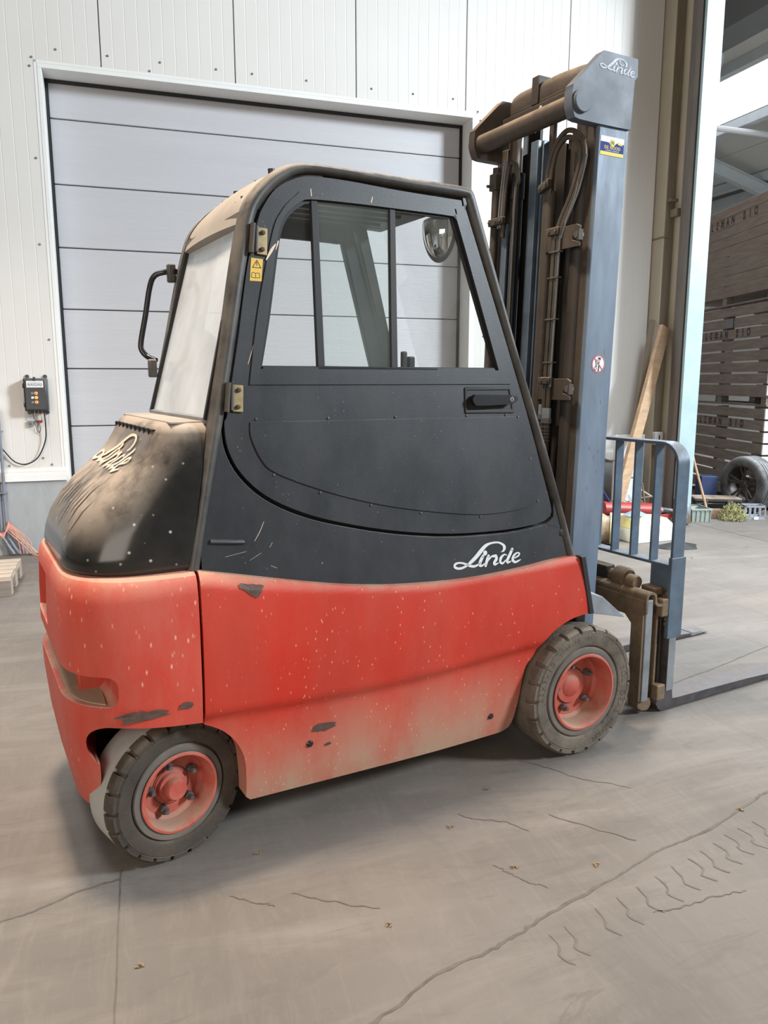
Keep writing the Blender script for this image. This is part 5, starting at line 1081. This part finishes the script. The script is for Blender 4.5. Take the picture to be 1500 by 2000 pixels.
# hoses: the big near loop
for k, (dy, r) in enumerate(((0, .0105), (.026, .0105))):
    mtube([(.008, .455 - dy * .6, 2.33), (.0, .452 - dy, 2.42), (-.005, .415 - dy * .8, 2.505 - dy * .5), (.0, .345, 2.555 - dy), (.01, .272 + dy * .8, 2.515 - dy * .6), (.01, .245 + dy, 2.43), (.005, .275 + dy, 2.31), (-.004, .325 + dy, 2.20), (-.010, .345 + dy, 2.13)], r, 'hose_loop', M_hose, 12, sm=7)
mtube([(.012, .235, 2.44), (.006, .262, 2.31), (-.004, .312, 2.20), (-.010, .334, 2.13)], .0045, 'steel_wire_line', M_steel, 8)
mtube([(.012, .248, 2.50), (.004, .252, 2.40), (-.002, .274, 2.29), (-.008, .322, 2.19), (-.012, .340, 2.13)], .0035, 'steel_wire_line', M_steel, 8)
for y in (.345, .372): mtube([(-.010, y, 2.14), (-.012, y + .004, 1.6), (-.012, y + .002, 1.27)], .0108, 'mast_hose', M_hose, 12)
mtube([(-.014, .335, 2.14), (-.018, .337, 1.6), (-.018, .336, 1.52)], .0048, 'steel_wire_line', M_steel, 8)
for z in (2.075, 1.97, 1.80, 1.62): mbox((-.026, .326, z), (.0, .388, z + .006), 'cable_tie', M_bolt, 0.001)
for z in (2.09, 2.24, 2.30): pass
# far loop
mtube([(.01, YF - .115, 2.20), (.005, YF - .125, 2.38), (.0, YF - .155, 2.50), (.0, YF - .195, 2.50), (.005, YF - .215, 2.42), (.01, YF - .195, 2.30), (.01, YF - .190, 1.2)], .0105, 'hose_loop', M_hose, 12)
for y in (YF - .090, YF - .108): mtube([(-.002, y, 2.24), (.0, y - .008, 2.40), (.004, y - .022, 2.54)], .0045, 'steel_wire_line', M_steel, 8)
mtube([(-.0, YF - .203, 1.5), (-.0, YF - .203, 2.40)], .0035, 'steel_wire_line', M_steel, 8)
def hclamp(y0, y1, z, x=-.03, h=.032, name='hose_clamp', tilt=0):
    c = MB().box((x, y0, z), (x + .024, y1, z + h)); c.v = [ml(a, b, cc + tilt * (b - y0)) for a, b, cc in c.v]
    o = c.build(name, M_brn, FL, bevel=0.004)
    for y in (y0 + .012, y1 - .012):
        MB().cyl(ml(x - .006, y, z + h / 2 + tilt * (y - y0)), ml(x + .002, y, z + h / 2 + tilt * (y - y0)), .006, 8).build('clamp_bolt', M_bolt, o)
hclamp(.335, .400, 2.145); hclamp(.333, .396, 1.53); hclamp(.342, .400, 1.13, -.02); hclamp(.415, .475, 2.35, -.03, .034, tilt=-.35); hclamp(YF - .105, YF - .035, 2.255, -.02); hclamp(YF - .14, YF - .108, 2.255, -.018)
for z in (2.12, 1.50):
    # bracket plate with a hooked end
    mpoly_pts = [(.43, z - .035), (.43, z + .055), (.25, z + .055), (.228, z + .045), (.228, z + .025), (.25, z + .018), (.27, z + .010), (.27, z - .005), (.25, z - .012), (.228, z - .02), (.228, z - .035)]
    m = MB(); m.poly(mpoly_pts, [], -.006, .002, lambda u, v, o: ml(o, u, v)); m.build('hose_bracket', M_brn, FL, smooth=0, bevel=0.002)
    MB().cyl(ml(-.012, .244, z + .012), ml(.02, .244, z + .012), .014, 6).build('bracket_nut', M_bolt, FL); MB().box(ml(-.012, .226, z - .01), ml(.01, .234, z + .032)).build('bracket_hook', M_brn, FL)
    mbox((-.008, .425, z - .04), (.03, .433, z + .06), 'bracket_lip', M_brn, 0.002)
# hose couplings and lower hoses
for i, (y, dz) in enumerate(((.392, .015), (.368, .0), (.346, .0))):
    z = 1.355 + dz
    mtube([(-.012, y, z + .03), (-.012, y, z + .075)], .0125, 'crimp_sleeve', M_grey, 12); 
    MB().cyl(ml(-.012, y, z + .01), ml(-.012, y, z + .032), .0155, 6).build('hex_nut', M_steel, FL, smooth=0)
    for k in range(5): mtube([(-.012, y, z - .012 - k * .014), (-.012, y, z - .005 - k * .014)], .0135, 'spring_guard', M_brn, 10)
for i, y in enumerate((.392, .368, .346)):
    mtube([(-.012, y, 1.40), (-.012, y, 1.30), (-.008, y - .002, 1.14), (.012, y - .012, 1.03), (.060, y - .035, .93), (.115, y - .055, .83), (.130, y - .055, .73), (.115, y - .05, .64)], .0108, 'mast_hose', M_hose, 12)
mtube([(.03, .24, .62), (.10, .24, .60), (.155, .235, .53), (.165, .23, .44), (.15, .23, .38)], .010, 'axle_hose', M_hose, 10)
hclamp(.335, .385, .985, .015, .02, 'hose_tie')
# crosshead plates, tube, upper beam
PLT = [(.104 - .069, 2.817), (.289 - .069, 2.819), (.292 - .067, 2.753), (.276 - .066, 2.737), (.205, 2.55), (.186 - .060, 2.548), (-.011 - .060, 2.549), (-.098, 2.560), (-.112, 2.590), (-.116, 2.625), (-.112, 2.665), (-.098, 2.685)]
pn = mpoly(crs(PLT, True, 2, 30), YN - .010, YN + .034, 'crosshead_plate', M_plate, 0.004)
mpoly(crs(PLT, True, 2, 30), YF - .034, YF + .010, 'crosshead_plate', M_brn, 0.004)
MB().tube([ml(-.066, YN - .001, 2.615), ml(-.066, YF + .0, 2.615)], 0.040, 28).build('crosshead_tube', M_brn, FL)
MB().lathe([(0.0001, -.016), (.040, -.016), (.043, -.013), (.043, 0)], ml(-.066, YN - .008, 2.615), 'y', 32).build('tube_end_disc', M_plate, FL)
MB().lathe([(0.0001, .016), (.040, .016), (.043, .013), (.043, 0)], ml(-.066, YF + .008, 2.615), 'y', 32).build('tube_end_disc', M_brn, FL)
CB = [(.06, 2.735), (.055, 2.80), (.075, 2.835), (.12, 2.845), (.165, 2.84), (.195, 2.80), (.195, 2.735), (.17, 2.715), (.09, 2.715)]
m = MB(); prof = crs(CB, True, 2, 70); rings = []
for y, q in ((.30, .55), (.32, .85), (.36, 1), (.50, 1), (.76, 1), (.80, .93), (.825, .75), (.835, .45)):
    rings.append([ml(.125 + (a - .125) * q, y, 2.775 + (b - 2.775) * q + (0.0 if y > .45 else -.02 * (.45 - y) / .15)) for a, b in prof])
m.loft(rings, cap0=True, cap1=True); m.build('upper_beam', M_brn, FL, smooth=40)
mbox((.045, .60, 2.74), (.21, .645, 2.858), 'beam_strap', M_brnd, 0.004); mbox((.055, .30, 2.73), (.20, .80, 2.755), 'beam_web', M_brnd, .003)
mbox((.04, YN + .03, 2.70), (.20, YF - .03, 2.735), 'top_tie', M_brnd, 0.004)
mtube([(.03, .60, 2.62), (.05, .57, 2.72)], .012, 'tie_rod', M_post)
mtube([(.09, .80, 2.60), (.09, .80, 2.74)], .028, 'rod_cap', M_brn)
# writing on the near plate and rail
pm = lambda x, y, o: ml(x, YN - .010 + o, y)
sc_ = 0.60
logo(FL, M_logod, lambda x, y, o: ml(.018 + x * sc_ - y * 0.05, YN - .010 + o, 2.757 + y * sc_ - x * 0.012), -.0012, extra=[(.214, .047, .006), (.196, .040, .006), (.178, .048, .007), (.172, .062, .006), (.185, .068, .003)])
S0 = MB().poly([(.056, 2.440), (.182, 2.440), (.184, 2.512), (.056, 2.512)], [], YN - .0015, YN, lambda u, v, o: ml(u, o, v)).build('company_sticker', M_white, FL, smooth=0, label='white blue and yellow company sticker')
stk = lambda x, y, o: ml(.120 + x, YN - .0015 + o, 2.476 + y)
MB().poly([(-.0635, -.022), (.0625, -.022), (.063, .014), (.022, .014), (.012, .006), (.0, .003), (-.012, .006), (-.022, .014), (-.0635, .014)], [], -.0006, 0, stk).build('blue_field', M_blue, S0, smooth=0)
MB().poly([(-.0635, -.0355), (.062, -.0355), (.0625, -.022), (-.0635, -.022)], [], -.0006, 0, stk).build('yellow_strip', M_yel, S0, smooth=0)
m = MB(); m.add([stk(.014 * math.cos(a), .013 + .014 * math.sin(a), -.0012) for a in [2 * pi * j / 24 for j in range(24)]], [tuple(range(24))]); m.build('yellow_badge', M_yel, S0, smooth=0, norm=False)
m = MB(); m.add([stk(x_, y_, -.0012) for x_, y_ in ((.028, .020), (.052, .016), (.054, .008), (.030, .010))], [(0, 1, 2, 3)]); m.build('yellow_badge', M_yel, S0, smooth=0, norm=False)
text('N', .020, M_ink, S0, lambda x, y, o: stk(x, .013 + y, -.0016), bold=.0006)
text('DE NOOD', .0175, M_yel, S0, lambda x, y, o: stk(x, -.006 + y, -.0012), bold=.0003, spacing=1.12)
text('technisch onderhoud', .0085, M_white, S0, lambda x, y, o: stk(x, -.0165 + y, -.0012), spacing=1.0)
# round prohibition sign
cx_, cz_ = .157, 1.616
rs = lambda x, y, o: ml(cx_ - .0315 + x * .038, YN - .0008 + o, cz_ + y * .038)
m = MB(); m.add([rs(math.cos(a), math.sin(a), -.0003) for a in [2 * pi * j / 36 for j in range(36)]], [tuple(range(36))]); PS = m.build('prohibition_sign', M_sred, FL, smooth=0, norm=False, label='round red-rimmed no-standing-under-load sign')
m = MB(); m.add([rs(.83 * math.cos(a), .83 * math.sin(a), -.0007) for a in [2 * pi * j / 36 for j in range(36)]], [tuple(range(36))]); m.build('sign_face', M_white, PS, smooth=0, norm=False)
m = MB()
ribbon(m, [(-.45, .35, .08), (-.38, -.1, .08), (-.30, -.25, .10)], rs, -.0011); ribbon(m, [(-.22, .50, .05), (-.22, -.25, .07)], rs, -.0011)
m.add([rs(a, b, -.0011) for a, b in ((-.08, .72), (.32, .70), (.32, .45), (-.08, .47))], [(0, 1, 2, 3)]); ribbon(m, [(-.12, .36, .05), (.28, .36, .05)], rs, -.0011)
ribbon(m, [(.08, .22, .13), (.08, .12, .12)], rs, -.0011); ribbon(m, [(.08, .02, .16), (.08, -.35, .16)], rs, -.0011); ribbon(m, [(.04, -.35, .08), (-.02, -.80, .08)], rs, -.0011); ribbon(m, [(.12, -.35, .08), (.10, -.80, .08)], rs, -.0011)
for j in range(16):
    a, b = 2 * pi * j / 16, 2 * pi * (j + 1) / 16; ribbon(m, [(-.40 + .15 * math.cos(a), -.48 + .2 * math.sin(a), .08), (-.40 + .15 * math.cos(b), -.48 + .2 * math.sin(b), .08)], rs, -.0011, n=1, cap=False)
m.build('sign_pictogram', M_ink, PS, smooth=0, norm=False)
m = MB(); ribbon(m, [(-.62, .62, .15), (.62, -.62, .15)], rs, -.0015, cap=False); m.build('sign_slash', M_sred, PS, smooth=0, norm=False)

# ---- grey wedge bracket in front of the wheel
m = MB(); A_ = [(-.012, .035, .690), (-.002, .035, .598), (.010, .14, .60), (.0, .14, .70)]; B_ = [(.09, .05, .652), (.10, .05, .572), (.10, .12, .575), (.09, .12, .650)]; C_ = [(.255, .085, .535), (.258, .085, .528), (.258, .095, .528), (.255, .095, .535)]
m.loft([A_, B_, C_], cap0=True, cap1=True); m.build('fender_wedge', M_grey, FL, smooth=0, bevel=0.004)
m = MB(); m.poly([(-.075, .850), (-.050, .850), (.012, .60), (-.012, .60)], [], .018, .055, lambda u, v, o: (u, o, v)); m.build('front_edge_strip', M_rubber, FL, smooth=0, bevel=0.003)

# ---- carriage
ft = lambda y, y0=.13: y
YA, YB = .125, .955
# rolled top channel
prof = [(.44, .50), (.44, .575), (.448, .592), (.470, .600), (.492, .595), (.505, .580), (.507, .555), (.520, .538), (.545, .534), (.545, .524), (.515, .527), (.497, .545), (.495, .572), (.485, .585), (.468, .589), (.455, .582), (.451, .57), (.451, .50)]
m = MB(); m.loft([[(a, y, b) for a, b in crs(prof, True, 2, 60)] for y in (YA, YB)], cap0=True, cap1=True); m.build('carriage_channel', M_carr, FL, smooth=40)
# plate with two legs
PLC = [(YA + .01, .075), (YA + .01, .565), (YB - .01, .565), (YB - .01, .075), (YB - .08, .075), (YB - .08, .44), (YB - .12, .475), (YA + .12, .475), (YA + .08, .44), (YA + .08, .075)]
MB().poly(PLC, [], .432, .448, lambda u, v, o: (o, u, v)).build('carriage_plate', M_carr, FL, smooth=0, bevel=0.004)
for y, s in ((YA, 1), (YB, -1)):
    y0, y1 = sorted((y + s * .004, y + s * .020))
    MB().box((.446, y0, .075), (.488, y1, .562)).build('carriage_edge', M_grey, FL, smooth=0, bevel=0.003)
    y0, y1 = sorted((y + s * .03, y + s * .11))
    MB().box((.50, y0, .10), (.520, y1, .55)).build('carriage_leg', M_carr, FL, smooth=0, bevel=0.003)
    MB().box((.545, y0, .06), (.560, y1, .53)).build('carriage_leg', M_carr, FL, smooth=0, bevel=0.003)
    MB().box((.575, y0, .14), (.592, y1, .50)).build('carriage_leg', M_brnd, FL, smooth=0, bevel=0.003)
    MB().poly(crs([(.440, .075), (.445, .040), (.475, .022), (.51, .020), (.53, .045), (.52, .075)], True, 3, 60), [], y0 - .01, y0 + .05, lambda u, v, o: (u, o, v)).build('carriage_foot', M_carr, FL, smooth=0, bevel=0.003)
MB().box((.545, YA, .47), (.60, YB, .555)).build('fork_bar', M_carr, FL, smooth=0, bevel=0.006); MB().box((.545, YA, .06), (.60, YB, .135)).build('fork_bar', M_carr, FL, smooth=0, bevel=0.006)
# shift cylinder and roller lump behind the channel
MB().box((.48, .42, .575), (.54, .66, .66)).build('side_shift_block', M_brnd, FL, smooth=0, bevel=0.006)
MB().lathe([(0.0001, 0), (.04, 0), (.05, .01), (.05, .07), (.03, .075), (.028, .11), (.0001, .11)], (.50, .29, .625), 'y', 18).build('side_shift_cylinder', M_carr, FL)
MB().lathe([(0.0001, 0), (.03, 0), (.034, .01), (.034, .05), (.0001, .055)], (.49, .23, .618), 'y', 14).build('fork_hook', M_carr, FL)
MB().lathe([(0.0001, 0), (.006, .0), (.010, -.02), (.014, -.022)], (.47, .53, .62), 'z', 10).build('grease_nipple', M_carr, FL)
MB().box((.545, .17, .555), (.60, .26, .60)).build('hook_block', M_carr, FL, bevel=0.01)
for k in range(7): MB().box((.585, .128, .42 + k * .024), (.603, .150, .434 + k * .024)).build('weld_bead', M_carr, FL, bevel=0.004)
# load backrest
FR = bpy.data.objects.new('load_backrest', None); COL.objects.link(FR); FR.parent = FL
x0, x1 = .592, .668; y0_, y1_ = .125, 1.005; zt_ = 1.272; rr_ = .10
def archp(ins):
    P = [(y0_ + ins, .70)] 
    for i in range(9):
        a = i / 8 * pi / 2; P.append((y0_ + rr_ - (rr_ - ins) * math.cos(a), zt_ - rr_ + (rr_ - ins) * math.sin(a)))
    for i in range(9):
        a = pi / 2 - i / 8 * pi / 2; P.append((y1_ - rr_ + (rr_ - ins) * math.cos(a), zt_ - rr_ + (rr_ - ins) * math.sin(a)))
    P.append((y1_ - ins, .70)); return P
MB().poly(archp(0) + archp(.014)[::-1], [], x0, x1, lambda u, v, o: (o, u, v)).build('hoop', M_fence, FR, smooth=40, bevel=0.002)
MB().box((x0, y0_ + .01, .695), (x1, y1_ - .01, .709)).build('cross_bar', M_fence, FR, smooth=0, bevel=0.003)
for k in range(6):
    y = .262 + k * .1235
    if y < 1.0: MB().poly([(x0 + .006, .708), (x0 + .006, 1.262), (x1 - .024, 1.262), (x1 - .020, 1.24), (x1 - .020, .708)], [], y - .006, y + .006, lambda u, v, o: (u, o, v)).build('slat', M_fence, FR, smooth=0, bevel=0.002)
for y, s in ((y0_, 1), (y1_, -1)):
    a, b = sorted((y - s * .004, y + s * .016)); MB().box((.585, a, .36), (x1 + .012, b, .745)).build('side_plate', M_fence, FR, smooth=0, bevel=0.003)
    a, b = sorted((y + s * .016, y + s * .13)); MB().box((.600, a, .56), (.618, b, .70)).build('foot_plate', M_fence, FR, smooth=0, bevel=0.003)
# forks
for y in (.128, .785):
    F_ = bpy.data.objects.new('fork', None); COL.objects.link(F_); F_.parent = FL
    w_ = .11
    sh = [(.605, .12), (.605, .53), (.650, .53), (.650, .10), (.665, .055), (.70, .050), (1.2, .043), (1.69, .022), (1.70, .015), (1.69, .010), (.68, .006), (.60, .004), (.565, .015), (.545, .045), (.56, .075)]
    MB().poly(crs(sh, True, 2, 30), [], y, y + w_, lambda u, v, o: (u, o, v)).build('fork_blade', M_fork, F_, smooth=30, bevel=0.004)
    MB().poly([(.606, .10), (.606, .54), (.651, .54), (.651, .10)], [], y - .003, y + .0, lambda u, v, o: (u, o, v)).build('worn_side', M_grey, F_, smooth=0)
    MB().box((.60, y + .01, .50), (.63, y + w_ - .01, .60)).build('fork_hook', M_carr, F_, bevel=0.004)
MB().poly([(1.60, .030), (1.70, .020), (1.70, .012), (1.60, .008)], [], .7845, .8955, lambda u, v, o: (u, o, v)).build('fork_tip', M_steel, FL, smooth=0)
